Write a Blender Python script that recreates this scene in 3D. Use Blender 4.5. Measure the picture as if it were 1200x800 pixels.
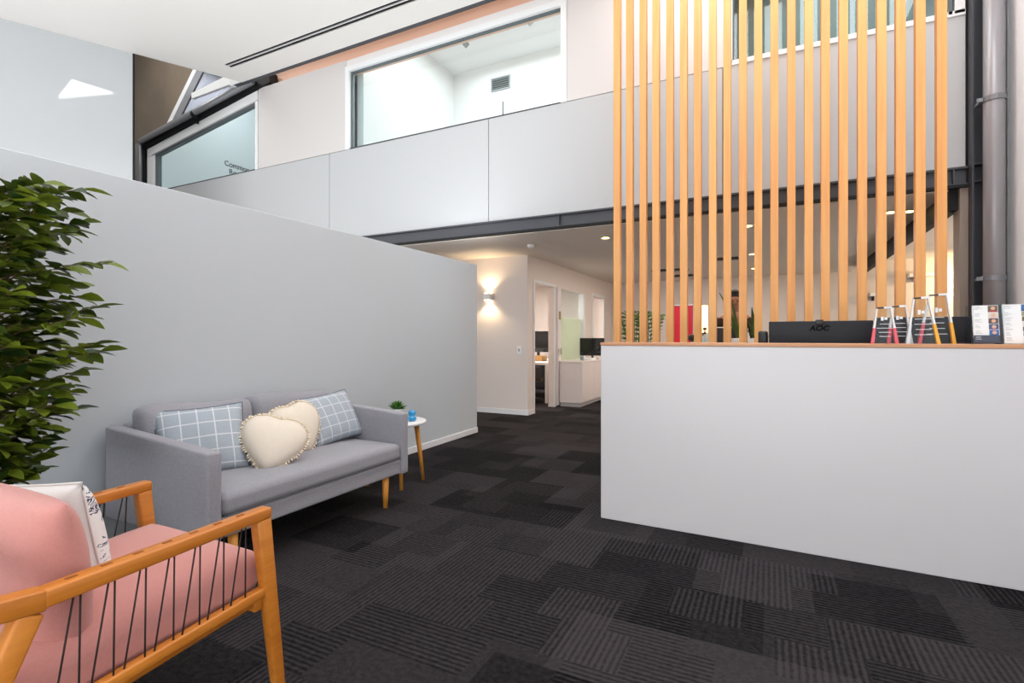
import bpy, bmesh, math, random
from mathutils import Vector, Matrix
from mathutils.geometry import tessellate_polygon

# ------------------------------------------------------------------ clear
for o in list(bpy.data.objects):
    bpy.data.objects.remove(o, do_unlink=True)
SC = bpy.context.scene
COL = SC.collection
R = math.radians
random.seed(7)

# ------------------------------------------------------------------ camera
YAW = 26.7
EYE = 1.17
FPX = 602.0
HZ = 395.0
cam_d = bpy.data.cameras.new('camera')
cam_d.sensor_width = 36.0
cam_d.lens = FPX / 1200 * 36
cam_d.shift_y = -(400 - HZ) / 1200
cam_d.clip_start = 0.02
cam = bpy.data.objects.new('camera', cam_d)
cam.location = (0, 0, EYE)
cam.rotation_euler = (R(90), 0, R(YAW))
COL.objects.link(cam)
SC.camera = cam
SY, CY = math.sin(R(YAW)), math.cos(R(YAW))

# ------------------------------------------------------------------ view + world + lights
SC.view_settings.view_transform = 'Standard'
SC.view_settings.look = 'None'
SC.view_settings.gamma = 1
SC.view_settings.use_curve_mapping = False
SC.view_settings.exposure = 0.12
w = bpy.data.worlds.new('sky')
SC.world = w
w.use_nodes = True
nt = w.node_tree
bg = nt.nodes['Background']
bg.inputs[0].default_value = (0.78, 0.87, 1.0, 1)
bg.inputs[1].default_value = 1.0

def area(name, loc, rot, sx, sy, power, col=(1, 1, 1), spread=180):
    l = bpy.data.lights.new(name, 'AREA')
    l.shape = 'RECTANGLE'; l.size = sx; l.size_y = sy
    l.energy = power; l.color = col; l.spread = R(spread)
    o = bpy.data.objects.new(name, l); COL.objects.link(o)
    o.location = loc; o.rotation_euler = rot
    return o

SUN_DIR = Vector((-.5, .62, -.38)).normalized()
sl = bpy.data.lights.new('sun', 'SUN'); sl.energy = 7; sl.angle = R(.5); sl.color = (1, .97, .92)
so = bpy.data.objects.new('sun', sl); COL.objects.link(so)
so.rotation_euler = SUN_DIR.to_track_quat('-Z', 'Y').to_euler()

# unseen fill lamps added to brighten the main room; no glazing is modelled
area('rear_fill', (-3.2, -4.2, 2.5), (R(112), 0, 0), 9.5, 4.2, 30, (1.0, .975, .965))  # added fill behind the view; the rear wall is solid
area('low_rear_fill', (-3.4, -3.4, .35), (R(158), 0, 0), 9.5, 1.6, 385, (.965, .985, 1.0))  # added low fill aimed up at the ceiling
area('right_fill', (1.6, -2.6, 2.4), (R(112), 0, R(90)), 3.4, 3.6, 20, (.97, .985, 1.0))  # added fill from the right, brightens the partition
area('left_fill', (-9.6, -1.2, 3.5), (R(92), 0, R(-70)), 4.0, 2.4, 110, (1.0, .965, .955))  # added unseen fill for the right wall and mezzanine front
area('overhead_fill', (-1.5, 1.0, 5.1), (0, 0, 0), 3.6, 3.0, 55, (.93, .96, 1.0))  # added overhead fill, no opening above it
area('reception_fill', (.3, 3.6, 5.1), (0, 0, 0), 2.4, 1.4, 70, (.95, .98, 1.0))  # added fill over the counter, out of view
area('partition_top_fill', (-3.283, 3.6, 2.09), (R(180), 0, 0), .06, 3.4, 20, (.98, .99, 1.0))  # added unseen strip lifting the ceiling near the mezzanine
area('facade_fill', (-.2, 5.0, 5.1), (0, 0, 0), 2.2, .5, 26, (.96, .985, 1.0))  # added fill for the panels behind the battens
area('upward_fill', (-5.7, 2.0, 1.6), (R(180), 0, 0), 4.4, 6.0, 66, (1.0, .985, .97))  # added up-facing fill hidden behind the partition, brightens the ceiling
# upper rooms behind the glass
area('upper_room_light', (-3.0, 6.9, 5.98), (0, 0, 0), 3.6, 1.8, 82, (.96, .985, 1.0))
area('upper_side_room_light', (-9.0, 6.8, 6.7), (0, 0, 0), 2.2, 1.6, 58, (.95, .98, 1.0))
area('upper_right_room_light', (.9, 7.0, 5.98), (0, 0, 0), 1.6, 1.6, 32, (.95, 1.0, 1.0))
area('gable_fill', (-9.2, 4.2, 7.1), (0, 0, 0), 1.5, 1.5, 75, (1, .97, .93))  # added fill to lighten the gable void, no fitting there
area('recess_fill', (-2.8, 5.47, 5.9), (R(20), 0, 0), 8.6, .05, 26, (1, .80, .66))  # added warm fill brightening the peach board
# office below the mezzanine
area('office_light', (-.8, 8.6, 2.37), (0, 0, 0), 3.0, 3.6, 82, (1.0, .90, .82))
area('corner_office_light', (-4.6, 9.0, 2.37), (0, 0, 0), 1.2, 2.4, 95, (1.0, .92, .84))
area('stairwell_lamp_light', (3.2, 11.0, 2.2), (R(60), 0, R(60)), .15, .3, 22, (1.0, .74, .42))
area('stair_fill', (3.46, 8.3, 1.5), (R(105), 0, R(90)), 4.0, 2.0, 95, (1.0, .86, .74))  # added unseen fill lifting the low ceiling and far wall

# ------------------------------------------------------------------ helpers: geometry of the photograph's view
def k_of(px): return (px - 600) / FPX
def onY(px, py, Y):
    k = k_of(px); d = Y / (SY * k + CY)
    return Vector(((CY * k - SY) * d, Y, EYE - (py - HZ) / FPX * d))
def onX(px, py, X):
    k = k_of(px); d = X / (CY * k - SY)
    return Vector((X, (SY * k + CY) * d, EYE - (py - HZ) / FPX * d))
def onZ(px, py, Z):
    k = k_of(px); d = (EYE - Z) * FPX / (py - HZ)
    return Vector(((CY * k - SY) * d, (SY * k + CY) * d, Z))

# ------------------------------------------------------------------ helpers: materials
def lin(c):
    return tuple(((v / 255) / 12.92 if v / 255 <= .04045 else (((v / 255) + .055) / 1.055) ** 2.4) for v in c) + (1,)

def mat(name, rgb, rough=.6, metal=0, bump=0, bscale=200, var=0, vscale=6, spec=None, emis=None, estr=0,
        coat=0, sheen=0, alpha=None):
    m = bpy.data.materials.new(name); m.use_nodes = True
    n = m.node_tree.nodes; l = m.node_tree.links
    b = n['Principled BSDF']
    col = lin(rgb)
    b.inputs['Base Color'].default_value = col
    b.inputs['Roughness'].default_value = rough
    b.inputs['Metallic'].default_value = metal
    if spec is not None: b.inputs['Specular IOR Level'].default_value = spec
    if coat: b.inputs['Coat Weight'].default_value = coat; b.inputs['Coat Roughness'].default_value = .08
    if sheen: b.inputs['Sheen Weight'].default_value = sheen
    if emis:
        b.inputs['Emission Color'].default_value = lin(emis); b.inputs['Emission Strength'].default_value = estr
    tc = n.new('ShaderNodeTexCoord')
    if var:
        no = n.new('ShaderNodeTexNoise'); no.inputs['Scale'].default_value = vscale; no.inputs['Detail'].default_value = 4
        l.new(tc.outputs['Object'], no.inputs['Vector'])
        mx = n.new('ShaderNodeMix'); mx.data_type = 'RGBA'
        mx.inputs[6].default_value = tuple(v * (1 - var) for v in col[:3]) + (1,)
        mx.inputs[7].default_value = tuple(min(1, v * (1 + var)) for v in col[:3]) + (1,)
        l.new(no.outputs['Fac'], mx.inputs[0]); l.new(mx.outputs[2], b.inputs['Base Color'])
    if bump:
        no2 = n.new('ShaderNodeTexNoise'); no2.inputs['Scale'].default_value = bscale; no2.inputs['Detail'].default_value = 2
        l.new(tc.outputs['Object'], no2.inputs['Vector'])
        bp = n.new('ShaderNodeBump'); bp.inputs['Strength'].default_value = bump; bp.inputs['Distance'].default_value = .003
        l.new(no2.outputs['Fac'], bp.inputs['Height']); l.new(bp.outputs[0], b.inputs['Normal'])
    return m

def mth(nt, op, a, b=None):
    x = nt.nodes.new('ShaderNodeMath'); x.operation = op
    for i, v in enumerate((a, b)):
        if v is None: continue
        if isinstance(v, (int, float)): x.inputs[i].default_value = v
        else: nt.links.new(v, x.inputs[i])
    return x.outputs[0]

def glass(name, tint, refl=.08, fres=True, rough=0.0):
    m = bpy.data.materials.new(name); m.use_nodes = True
    nt = m.node_tree; n = nt.nodes; l = nt.links
    n.remove(n['Principled BSDF'])
    out = n['Material Output']
    tr = n.new('ShaderNodeBsdfTransparent'); tr.inputs[0].default_value = lin(tint)
    gl = n.new('ShaderNodeBsdfGlossy'); gl.inputs['Roughness'].default_value = rough
    mx = n.new('ShaderNodeMixShader')
    if fres:
        f = n.new('ShaderNodeLayerWeight')
        l.new(mth(nt, 'ADD', .04, mth(nt, 'MULTIPLY', mth(nt, 'POWER', f.outputs['Facing'], 5.0), .8)), mx.inputs[0])
    else: mx.inputs[0].default_value = refl
    l.new(tr.outputs[0], mx.inputs[1]); l.new(gl.outputs[0], mx.inputs[2]); l.new(mx.outputs[0], out.inputs[0])
    return m

def frosted(name, rgb, t=.45):
    m = bpy.data.materials.new(name); m.use_nodes = True
    nt = m.node_tree; n = nt.nodes; l = nt.links
    b = n['Principled BSDF']; b.inputs['Base Color'].default_value = lin(rgb); b.inputs['Roughness'].default_value = .5
    tl = n.new('ShaderNodeBsdfTranslucent'); tl.inputs[0].default_value = lin(rgb)
    mx = n.new('ShaderNodeMixShader'); mx.inputs[0].default_value = t
    l.new(b.outputs[0], mx.inputs[1]); l.new(tl.outputs[0], mx.inputs[2]); l.new(mx.outputs[0], n['Material Output'].inputs[0])
    return m

def wood(name, rgb, rgb2, rough=.45, axis='Z', scale=9, stretch=.06):
    m = bpy.data.materials.new(name); m.use_nodes = True
    nt = m.node_tree; n = nt.nodes; l = nt.links
    b = n['Principled BSDF']; b.inputs['Roughness'].default_value = rough
    tc = n.new('ShaderNodeTexCoord'); mp = n.new('ShaderNodeMapping')
    sc = {'X': (stretch, 1, 1), 'Y': (1, stretch, 1), 'Z': (1, 1, stretch)}[axis]
    mp.inputs['Scale'].default_value = sc
    oi = n.new('ShaderNodeObjectInfo')
    ad = n.new('ShaderNodeVectorMath'); ad.operation = 'ADD'
    l.new(tc.outputs['Object'], ad.inputs[0])
    cx = n.new('ShaderNodeCombineXYZ'); l.new(mth(nt, 'MULTIPLY', oi.outputs['Random'], 37.0), cx.inputs[0]); l.new(mth(nt, 'MULTIPLY', oi.outputs['Random'], 11.0), cx.inputs[2])
    l.new(cx.outputs[0], ad.inputs[1]); l.new(ad.outputs[0], mp.inputs[0])
    no = n.new('ShaderNodeTexNoise'); no.inputs['Scale'].default_value = scale * 6; no.inputs['Detail'].default_value = 5; no.inputs['Distortion'].default_value = .6
    l.new(mp.outputs[0], no.inputs['Vector'])
    no3 = n.new('ShaderNodeTexNoise'); no3.inputs['Scale'].default_value = scale * .5
    l.new(mp.outputs[0], no3.inputs['Vector'])
    s = mth(nt, 'ADD', mth(nt, 'MULTIPLY', no.outputs['Fac'], .6), mth(nt, 'MULTIPLY', no3.outputs['Fac'], .5))
    s = mth(nt, 'ADD', s, mth(nt, 'MULTIPLY', oi.outputs['Random'], .18))
    cr = n.new('ShaderNodeValToRGB'); cr.color_ramp.elements[0].position = .35; cr.color_ramp.elements[1].position = .8
    cr.color_ramp.elements[0].color = lin(rgb2); cr.color_ramp.elements[1].color = lin(rgb)
    l.new(s, cr.inputs[0]); l.new(cr.outputs[0], b.inputs['Base Color'])
    return m

M = {}
M['paint'] = mat('white_paint', (234, 233, 233), .7, var=.01)
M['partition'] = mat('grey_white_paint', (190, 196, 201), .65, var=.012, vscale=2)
M['ceil'] = mat('ceiling_paint', (243, 241, 238), .8)
M['counter'] = mat('counter_laminate', (214, 211, 213), .35, var=.01)
M['panelwhite'] = mat('gloss_wall_panel', (196, 201, 204), .16, spec=.5, var=.01, vscale=1.2)
M['clad'] = mat('facade_panel', (192, 195, 198), .5)
M['upper_clad'] = mat('upper_facade_panel', (214, 211, 210), .5)
M['right_paint'] = mat('right_wall_paint', (250, 250, 252), .6)
M['gap'] = mat('shadow_gap', (70, 72, 76), .8)
M['ply'] = mat('brown_board', (120, 108, 94), .6, var=.35, vscale=1.6)
M['peach'] = mat('peach_board', (232, 190, 168), .6)
M['steel'] = mat('dark_steel', (74, 76, 82), .45, metal=.3, var=.06, vscale=8)
M['black_steel'] = mat('black_steel', (24, 24, 26), .6, spec=.3)
M['pipe'] = mat('grey_pipe', (150, 148, 152), .35, metal=.2)
M['tube'] = mat('grey_tube', (128, 130, 134), .4, metal=.3)
M['wframe'] = mat('white_window_frame', (238, 241, 243), .35)
M['dframe'] = mat('grey_window_gasket', (96, 104, 108), .5)
M['glass'] = glass('clear_glass', (243, 250, 250))
M['grey_glass'] = glass('grey_glass', (226, 226, 232))
M['tglass'] = glass('tinted_glass', (226, 236, 236))
M['batten'] = wood('pine_batten', (226, 166, 100), (204, 134, 72), .5, 'Z', 5, .05)
M['ctop'] = wood('timber_counter_edge', (205, 150, 108), (178, 120, 78), .4, 'X', 8)
M['chairwood'] = wood('oiled_orange_wood', (208, 131, 48), (168, 92, 22), .34, 'Y', 7)
M['legwood'] = wood('golden_leg_wood', (222, 152, 62), (196, 120, 40), .4, 'Z', 7)
M['sofa'] = mat('grey_linen', (148, 147, 154), .9, bump=.6, bscale=300, var=.22, vscale=110, sheen=.2)
M['sofa_seam'] = mat('grey_seam', (92, 92, 98), .9)
M['pink'] = mat('dusty_pink_fabric', (196, 132, 124), .9, bump=.5, bscale=380, var=.08, vscale=130, sheen=.3)
M['cream'] = mat('cream_linen', (226, 214, 198), .9, bump=.6, bscale=300, var=.05, vscale=60, sheen=.2)
M['fringe'] = mat('cream_fringe', (232, 216, 190), .9)
M['slot'] = mat('slot_brown', (140, 76, 20), .7)
M['cord'] = mat('dark_cord', (48, 34, 32), .8)
M['leaf'] = None
M['skirting'] = mat('white_skirting', (226, 226, 228), .4)
M['black'] = mat('black_plastic', (24, 25, 28), .4)
M['monitor'] = mat('monitor_back_plastic', (30, 32, 38), .5, spec=.3)
M['screen'] = mat('dark_screen', (14, 14, 16), .15)
M['logo'] = mat('logo_black', (5, 5, 6), .6, spec=.1)
M['white_plastic'] = mat('white_plastic', (232, 232, 232), .35)
M['terracotta'] = mat('pot_grey', (150, 150, 148), .6)
M['soil'] = mat('soil', (52, 40, 32), .95)
M['bark'] = mat('bark', (96, 74, 54), .9, bump=.6, bscale=60, var=.2, vscale=30)
M['blue'] = mat('blue_glass_vase', (40, 150, 205), .12, spec=.6, coat=.5)
M['chrome'] = mat('brushed_chrome', (190, 190, 190), .25, metal=1)
M['white_cab'] = mat('white_cabinet', (224, 216, 214), .4)
M['dark_cab'] = mat('dark_kick', (190, 186, 188), .5)
M['ext'] = mat('outer_wall', (215, 215, 215), .8)
M['red'] = mat('red_panel', (196, 12, 44), .35)
M['paper'] = mat('paper', (240, 240, 240), .6)
M['navy'] = mat('navy_paper', (66, 74, 92), .5)
M['skin'] = mat('skin', (172, 118, 92), .55)
M['hair'] = mat('dark_hair', (30, 22, 22), .6)
M['cloth'] = mat('dark_brown_cloth', (58, 40, 36), .9)
M['trouser'] = mat('black_trousers', (26, 26, 30), .9)
M['acryl'] = glass('clear_acrylic', (246, 249, 250), fres=False, refl=.012, rough=.02)
M['cardboard'] = mat('cardboard', (186, 140, 90), .8)
M['lampwhite'] = mat('lamp_glow', (255, 226, 188), .5, emis=(255, 205, 150), estr=2.2)
M['down_glow'] = mat('downlight_glow', (255, 230, 170), .5, emis=(255, 214, 130), estr=9)
M['sconce_glow'] = mat('sconce_glow', (255, 235, 200), .5, emis=(255, 226, 180), estr=12)
M['frost'] = frosted('frosted_film', (190, 194, 172), .6)
_n = M['frost'].node_tree; _m = _n.nodes.new('ShaderNodeMixShader'); _t = _n.nodes.new('ShaderNodeBsdfTransparent'); _m.inputs[0].default_value = .35
_o = _n.nodes['Material Output']; _s = _o.inputs[0].links[0].from_socket; _n.links.new(_s, _m.inputs[1]); _n.links.new(_t.outputs[0], _m.inputs[2]); _n.links.new(_m.outputs[0], _o.inputs[0])
M['vent'] = mat('vent_grey', (150, 156, 158), .5)
M['vent_dark'] = mat('vent_dark', (26, 28, 32), .7)
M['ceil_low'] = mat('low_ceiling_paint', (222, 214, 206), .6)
M['paint_low'] = mat('office_paint', (222, 212, 206), .7)

def carpet():
    m = bpy.data.materials.new('charcoal_carpet_tiles'); m.use_nodes = True
    nt = m.node_tree; n = nt.nodes; l = nt.links
    b = n['Principled BSDF']; b.inputs['Roughness'].default_value = .95; b.inputs['Specular IOR Level'].default_value = .06
    tc = n.new('ShaderNodeTexCoord'); sp = n.new('ShaderNodeSeparateXYZ'); l.new(tc.outputs['Object'], sp.inputs[0])
    X, Y = sp.outputs[0], sp.outputs[1]
    def cells(cw, ch, off, seed):
        row = mth(nt, 'FLOOR', mth(nt, 'DIVIDE', Y, ch))
        sh = mth(nt, 'MULTIPLY', row, off)
        cx = mth(nt, 'FLOOR', mth(nt, 'ADD', mth(nt, 'DIVIDE', X, cw), sh))
        cb = n.new('ShaderNodeCombineXYZ'); l.new(cx, cb.inputs[0]); l.new(row, cb.inputs[1]); cb.inputs[2].default_value = seed
        wn = n.new('ShaderNodeTexWhiteNoise'); wn.noise_dimensions = '3D'; l.new(cb.outputs[0], wn.inputs['Vector'])
        return wn.outputs['Value']
    a = cells(.30, .25, .37, 1.5)
    c2 = cells(.5, .42, .61, 7.3)
    wob = n.new('ShaderNodeTexNoise'); wob.inputs['Scale'].default_value = 30
    l.new(tc.outputs['Object'], wob.inputs['Vector'])
    wv = mth(nt, 'MULTIPLY', mth(nt, 'SUBTRACT', wob.outputs['Fac'], .5), 2.2)
    per = 2 * math.pi / .024
    sx = mth(nt, 'SINE', mth(nt, 'ADD', mth(nt, 'MULTIPLY', X, per), wv))
    sy = mth(nt, 'SINE', mth(nt, 'ADD', mth(nt, 'MULTIPLY', Y, per), wv))
    ux = mth(nt, 'GREATER_THAN', a, .62)
    uy = mth(nt, 'LESS_THAN', a, .38)
    strp = mth(nt, 'ADD', mth(nt, 'MULTIPLY', ux, sx), mth(nt, 'MULTIPLY', uy, sy))
    fine = n.new('ShaderNodeTexNoise'); fine.inputs['Scale'].default_value = 260; fine.inputs['Detail'].default_value = 2
    l.new(tc.outputs['Object'], fine.inputs['Vector'])
    big = n.new('ShaderNodeTexNoise'); big.inputs['Scale'].default_value = 45; big.inputs['Detail'].default_value = 3
    l.new(tc.outputs['Object'], big.inputs['Vector'])
    v = mth(nt, 'ADD', .5, mth(nt, 'MULTIPLY', strp, .22))
    v = mth(nt, 'ADD', v, mth(nt, 'MULTIPLY', mth(nt, 'SUBTRACT', a, .5), .22))
    v = mth(nt, 'ADD', v, mth(nt, 'MULTIPLY', mth(nt, 'SUBTRACT', c2, .5), .5))
    v = mth(nt, 'ADD', v, mth(nt, 'MULTIPLY', mth(nt, 'SUBTRACT', fine.outputs['Fac'], .5), 1.1))
    v = mth(nt, 'ADD', v, mth(nt, 'MULTIPLY', mth(nt, 'SUBTRACT', big.outputs['Fac'], .5), .7))
    cr = n.new('ShaderNodeValToRGB')
    cr.color_ramp.elements[0].position = .1; cr.color_ramp.elements[0].color = lin((13, 12, 13))
    cr.color_ramp.elements[1].position = .95; cr.color_ramp.elements[1].color = lin((62, 58, 60))
    l.new(v, cr.inputs[0]); l.new(cr.outputs[0], b.inputs['Base Color'])
    bp = n.new('ShaderNodeBump'); bp.inputs['Strength'].default_value = .5; bp.inputs['Distance'].default_value = .004
    l.new(mth(nt, 'ADD', fine.outputs['Fac'], mth(nt, 'MULTIPLY', strp, .3)), bp.inputs['Height']); l.new(bp.outputs[0], b.inputs['Normal'])
    return m
M['carpet'] = carpet()

def leafmat(name, c1, c2, rough=.35):
    m = bpy.data.materials.new(name); m.use_nodes = True
    nt = m.node_tree; n = nt.nodes; l = nt.links
    b = n['Principled BSDF']; b.inputs['Roughness'].default_value = rough
    g = n.new('ShaderNodeNewGeometry')
    cr = n.new('ShaderNodeValToRGB'); cr.color_ramp.elements[0].color = lin(c1); cr.color_ramp.elements[1].color = lin(c2)
    l.new(g.outputs['Random Per Island'], cr.inputs[0]); l.new(cr.outputs[0], b.inputs['Base Color'])
    tl = n.new('ShaderNodeBsdfTranslucent'); l.new(cr.outputs[0], tl.inputs[0])
    mx = n.new('ShaderNodeMixShader'); mx.inputs[0].default_value = .22
    l.new(b.outputs[0], mx.inputs[1]); l.new(tl.outputs[0], mx.inputs[2]); l.new(mx.outputs[0], n['Material Output'].inputs[0])
    return m
M['leaf'] = leafmat('tree_leaf', (24, 48, 14), (122, 138, 40))
M['snake'] = leafmat('sword_leaf', (52, 84, 36), (96, 128, 56))
M['succ'] = leafmat('rosette_leaf', (40, 100, 30), (86, 150, 50))

def plaid():
    m = bpy.data.materials.new('blue_grey_check'); m.use_nodes = True
    nt = m.node_tree; n = nt.nodes; l = nt.links
    b = n['Principled BSDF']; b.inputs['Roughness'].default_value = .92
    uv = n.new('ShaderNodeUVMap'); sp = n.new('ShaderNodeSeparateXYZ'); l.new(uv.outputs[0], sp.inputs[0])
    def line(c, N):
        f = mth(nt, 'FRACT', mth(nt, 'MULTIPLY', c, N))
        return mth(nt, 'LESS_THAN', mth(nt, 'ABSOLUTE', mth(nt, 'SUBTRACT', f, .5)), .04)
    s = mth(nt, 'MAXIMUM', line(sp.outputs[0], 5.5), line(sp.outputs[1], 5))
    no = n.new('ShaderNodeTexNoise'); no.inputs['Scale'].default_value = 90
    l.new(uv.outputs[0], no.inputs['Vector'])
    mx = n.new('ShaderNodeMix'); mx.data_type = 'RGBA'; mx.inputs[6].default_value = lin((176, 185, 195)); mx.inputs[7].default_value = lin((232, 234, 236))
    l.new(mth(nt, 'MULTIPLY', s, .85), mx.inputs[0])
    mx2 = n.new('ShaderNodeMix'); mx2.data_type = 'RGBA'; mx2.blend_type = 'MULTIPLY'; mx2.inputs[0].default_value = .35
    l.new(mx.outputs[2], mx2.inputs[6]); l.new(no.outputs['Color'], mx2.inputs[7])
    bw = n.new('ShaderNodeRGBToBW'); l.new(no.outputs['Color'], bw.inputs[0]); l.new(bw.outputs[0], mx2.inputs[7])
    l.new(mx2.outputs[2], b.inputs['Base Color'])
    return m
M['plaid'] = plaid()

def floral():
    m = bpy.data.materials.new('navy_floral_on_white'); m.use_nodes = True
    nt = m.node_tree; n = nt.nodes; l = nt.links
    b = n['Principled BSDF']; b.inputs['Roughness'].default_value = .9
    uv = n.new('ShaderNodeUVMap'); sp = n.new('ShaderNodeSeparateXYZ'); l.new(uv.outputs[0], sp.inputs[0])
    no = n.new('ShaderNodeTexNoise'); no.inputs['Scale'].default_value = 9; no.inputs['Detail'].default_value = 3; no.inputs['Distortion'].default_value = 2.2
    l.new(uv.outputs[0], no.inputs['Vector'])
    band = mth(nt, 'LESS_THAN', mth(nt, 'ABSOLUTE', mth(nt, 'SUBTRACT', no.outputs['Fac'], .56)), .03)
    no2 = n.new('ShaderNodeTexNoise'); no2.inputs['Scale'].default_value = 4; l.new(uv.outputs[0], no2.inputs['Vector'])
    msk = mth(nt, 'MULTIPLY', band, mth(nt, 'GREATER_THAN', no2.outputs['Fac'], .48))
    mx = n.new('ShaderNodeMix'); mx.data_type = 'RGBA'; mx.inputs[6].default_value = lin((226, 224, 222)); mx.inputs[7].default_value = lin((52, 56, 92))
    l.new(msk, mx.inputs[0]); l.new(mx.outputs[2], b.inputs['Base Color'])
    return m
M['floral'] = floral()
M['white_linen'] = mat('white_linen', (224, 221, 218), .9, bump=.4, bscale=300)

# ------------------------------------------------------------------ helpers: objects
def tag(o, label=None, cat=None, group=None, kind=None):
    if label: o['label'] = label
    if cat: o['category'] = cat
    if group: o['group'] = group
    if kind: o['kind'] = kind
    return o

def empty(name, loc=(0, 0, 0), rz=0, label=None, cat=None, group=None):
    o = bpy.data.objects.new(name, None); COL.objects.link(o)
    o.location = loc; o.rotation_euler = (0, 0, rz); o.empty_display_size = .1
    return tag(o, label, cat, group)

def obj(name, bm, m=None, parent=None, smooth=False, bevel=0, seg=2, sub=0, loc=None, rot=None):
    me = bpy.data.meshes.new(name)
    bmesh.ops.recalc_face_normals(bm, faces=bm.faces)
    bm.to_mesh(me); bm.free()
    o = bpy.data.objects.new(name, me); COL.objects.link(o)
    if m:
        for mm in (m if isinstance(m, (list, tuple)) else [m]): me.materials.append(mm)
    if smooth:
        for p in me.polygons: p.use_smooth = True
    if bevel:
        b = o.modifiers.new('bevel', 'BEVEL'); b.width = bevel; b.segments = seg; b.limit_method = 'ANGLE'; b.angle_limit = R(40)
        if seg > 1:
            for p in me.polygons: p.use_smooth = True
            b.harden_normals = False
    if sub:
        s = o.modifiers.new('sub', 'SUBSURF'); s.levels = sub; s.render_levels = sub
    if loc is not None: o.location = loc
    if rot is not None: o.rotation_euler = rot
    if parent: o.parent = parent
    return o

def nb(): return bmesh.new()

def box(bm, x0, x1, y0, y1, z0, z1, mtx=None, mi=0):
    vs = [bm.verts.new(Vector(p)) for p in ((x0, y0, z0), (x1, y0, z0), (x1, y1, z0), (x0, y1, z0), (x0, y0, z1), (x1, y0, z1), (x1, y1, z1), (x0, y1, z1))]
    if mtx is not None:
        for v in vs: v.co = mtx @ v.co
    for f in ((0, 3, 2, 1), (4, 5, 6, 7), (0, 1, 5, 4), (1, 2, 6, 5), (2, 3, 7, 6), (3, 0, 4, 7)):
        fc = bm.faces.new([vs[i] for i in f]); fc.material_index = mi
    return bm

def B(*a, **k): return box(nb(), *a, **k)

def frame_of(d):
    d = d.normalized()
    up = Vector((0, 0, 1)) if abs(d.z) < .95 else Vector((1, 0, 0))
    a = d.cross(up).normalized(); b = a.cross(d).normalized()
    return a, b

def tube(bm, pts, rad, n=10, cap=True, flat=1.0):
    pts = [Vector(p) for p in pts]
    if not isinstance(rad, (list, tuple)): rad = [rad] * len(pts)
    rings = []
    for i, p in enumerate(pts):
        d = (pts[min(i + 1, len(pts) - 1)] - pts[max(i - 1, 0)])
        a, b = frame_of(d)
        rings.append([bm.verts.new(p + (a * math.cos(t) + b * math.sin(t) * flat) * rad[i]) for t in [2 * math.pi * j / n for j in range(n)]])
    for q in range(len(rings) - 1):
        for j in range(n):
            bm.faces.new((rings[q][j], rings[q][(j + 1) % n], rings[q + 1][(j + 1) % n], rings[q + 1][j]))
    if cap:
        bm.faces.new(rings[0][::-1]); bm.faces.new(rings[-1])
    return bm

def lathe(bm, prof, c=(0, 0, 0), n=24):
    c = Vector(c); rings = []
    for r, z in prof:
        rings.append([bm.verts.new(c + Vector((r * math.cos(2 * math.pi * j / n), r * math.sin(2 * math.pi * j / n), z))) for j in range(n)])
    for q in range(len(rings) - 1):
        for j in range(n):
            bm.faces.new((rings[q][j], rings[q][(j + 1) % n], rings[q + 1][(j + 1) % n], rings[q + 1][j]))
    bm.faces.new(rings[0][::-1]); bm.faces.new(rings[-1])
    return bm

def bar(bm, a, b, w, h, up=Vector((0, 0, 1)), w2=None, h2=None):
    """rectangular bar from a to b"""
    a = Vector(a); b = Vector(b); d = (b - a).normalized()
    s = d.cross(up).normalized(); u = s.cross(d).normalized()
    w2 = w2 or w; h2 = h2 or h
    v = []
    for p, ww, hh in ((a, w, h), (b, w2, h2)):
        for i, j in ((-1, -1), (1, -1), (1, 1), (-1, 1)):
            v.append(bm.verts.new(p + s * ww / 2 * i + u * hh / 2 * j))
    for f in ((3, 2, 1, 0), (4, 5, 6, 7), (0, 1, 5, 4), (1, 2, 6, 5), (2, 3, 7, 6), (3, 0, 4, 7)):
        bm.faces.new([v[i] for i in f])
    return bm

def poly_slab(loops, z0, z1, fn=lambda a, b, c: (a, b, c)):
    """slab from an outer loop and hole loops (2D), extruded between z0 and z1; fn maps (u,v,w) to xyz"""
    bm = nb()
    tris = tessellate_polygon([[Vector((p[0], p[1], 0)) for p in lp] for lp in loops])
    flat = [p for lp in loops for p in lp]
    lo = [bm.verts.new(fn(p[0], p[1], z0)) for p in flat]
    hi = [bm.verts.new(fn(p[0], p[1], z1)) for p in flat]
    for t in tris:
        bm.faces.new([lo[i] for i in t]); bm.faces.new([hi[i] for i in reversed(t)])
    k = 0
    for lp in loops:
        n = len(lp)
        for i in range(n):
            a, b = k + i, k + (i + 1) % n
            bm.faces.new((lo[a], lo[b], hi[b], hi[a]))
        k += n
    return bm

def XZ(u, v, w): return (u, w, v)
def rect(a, b, c, d): return [(a, c), (b, c), (b, d), (a, d)]

def struct(name, bm, m, parent=None, **k):
    o = obj(name, bm, m, parent, **k)
    if not parent: o['kind'] = 'structure'
    return o

def textmesh(name, body, size, m, parent, extrude=.001, italic=0, bold=0):
    cu = bpy.data.curves.new(name, 'FONT'); cu.body = body; cu.size = size; cu.extrude = extrude
    cu.shear = italic; cu.offset = bold; cu.align_x = 'CENTER'; cu.align_y = 'CENTER'
    t = bpy.data.objects.new(name + '_src', cu); COL.objects.link(t)
    bpy.context.view_layer.update()
    me = bpy.data.meshes.new_from_object(t.evaluated_get(bpy.context.evaluated_depsgraph_get()))
    bpy.data.objects.remove(t, do_unlink=True)
    o = bpy.data.objects.new(name, me); COL.objects.link(o); me.materials.clear(); me.materials.append(m)
    if parent: o.parent = parent
    return o

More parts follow.
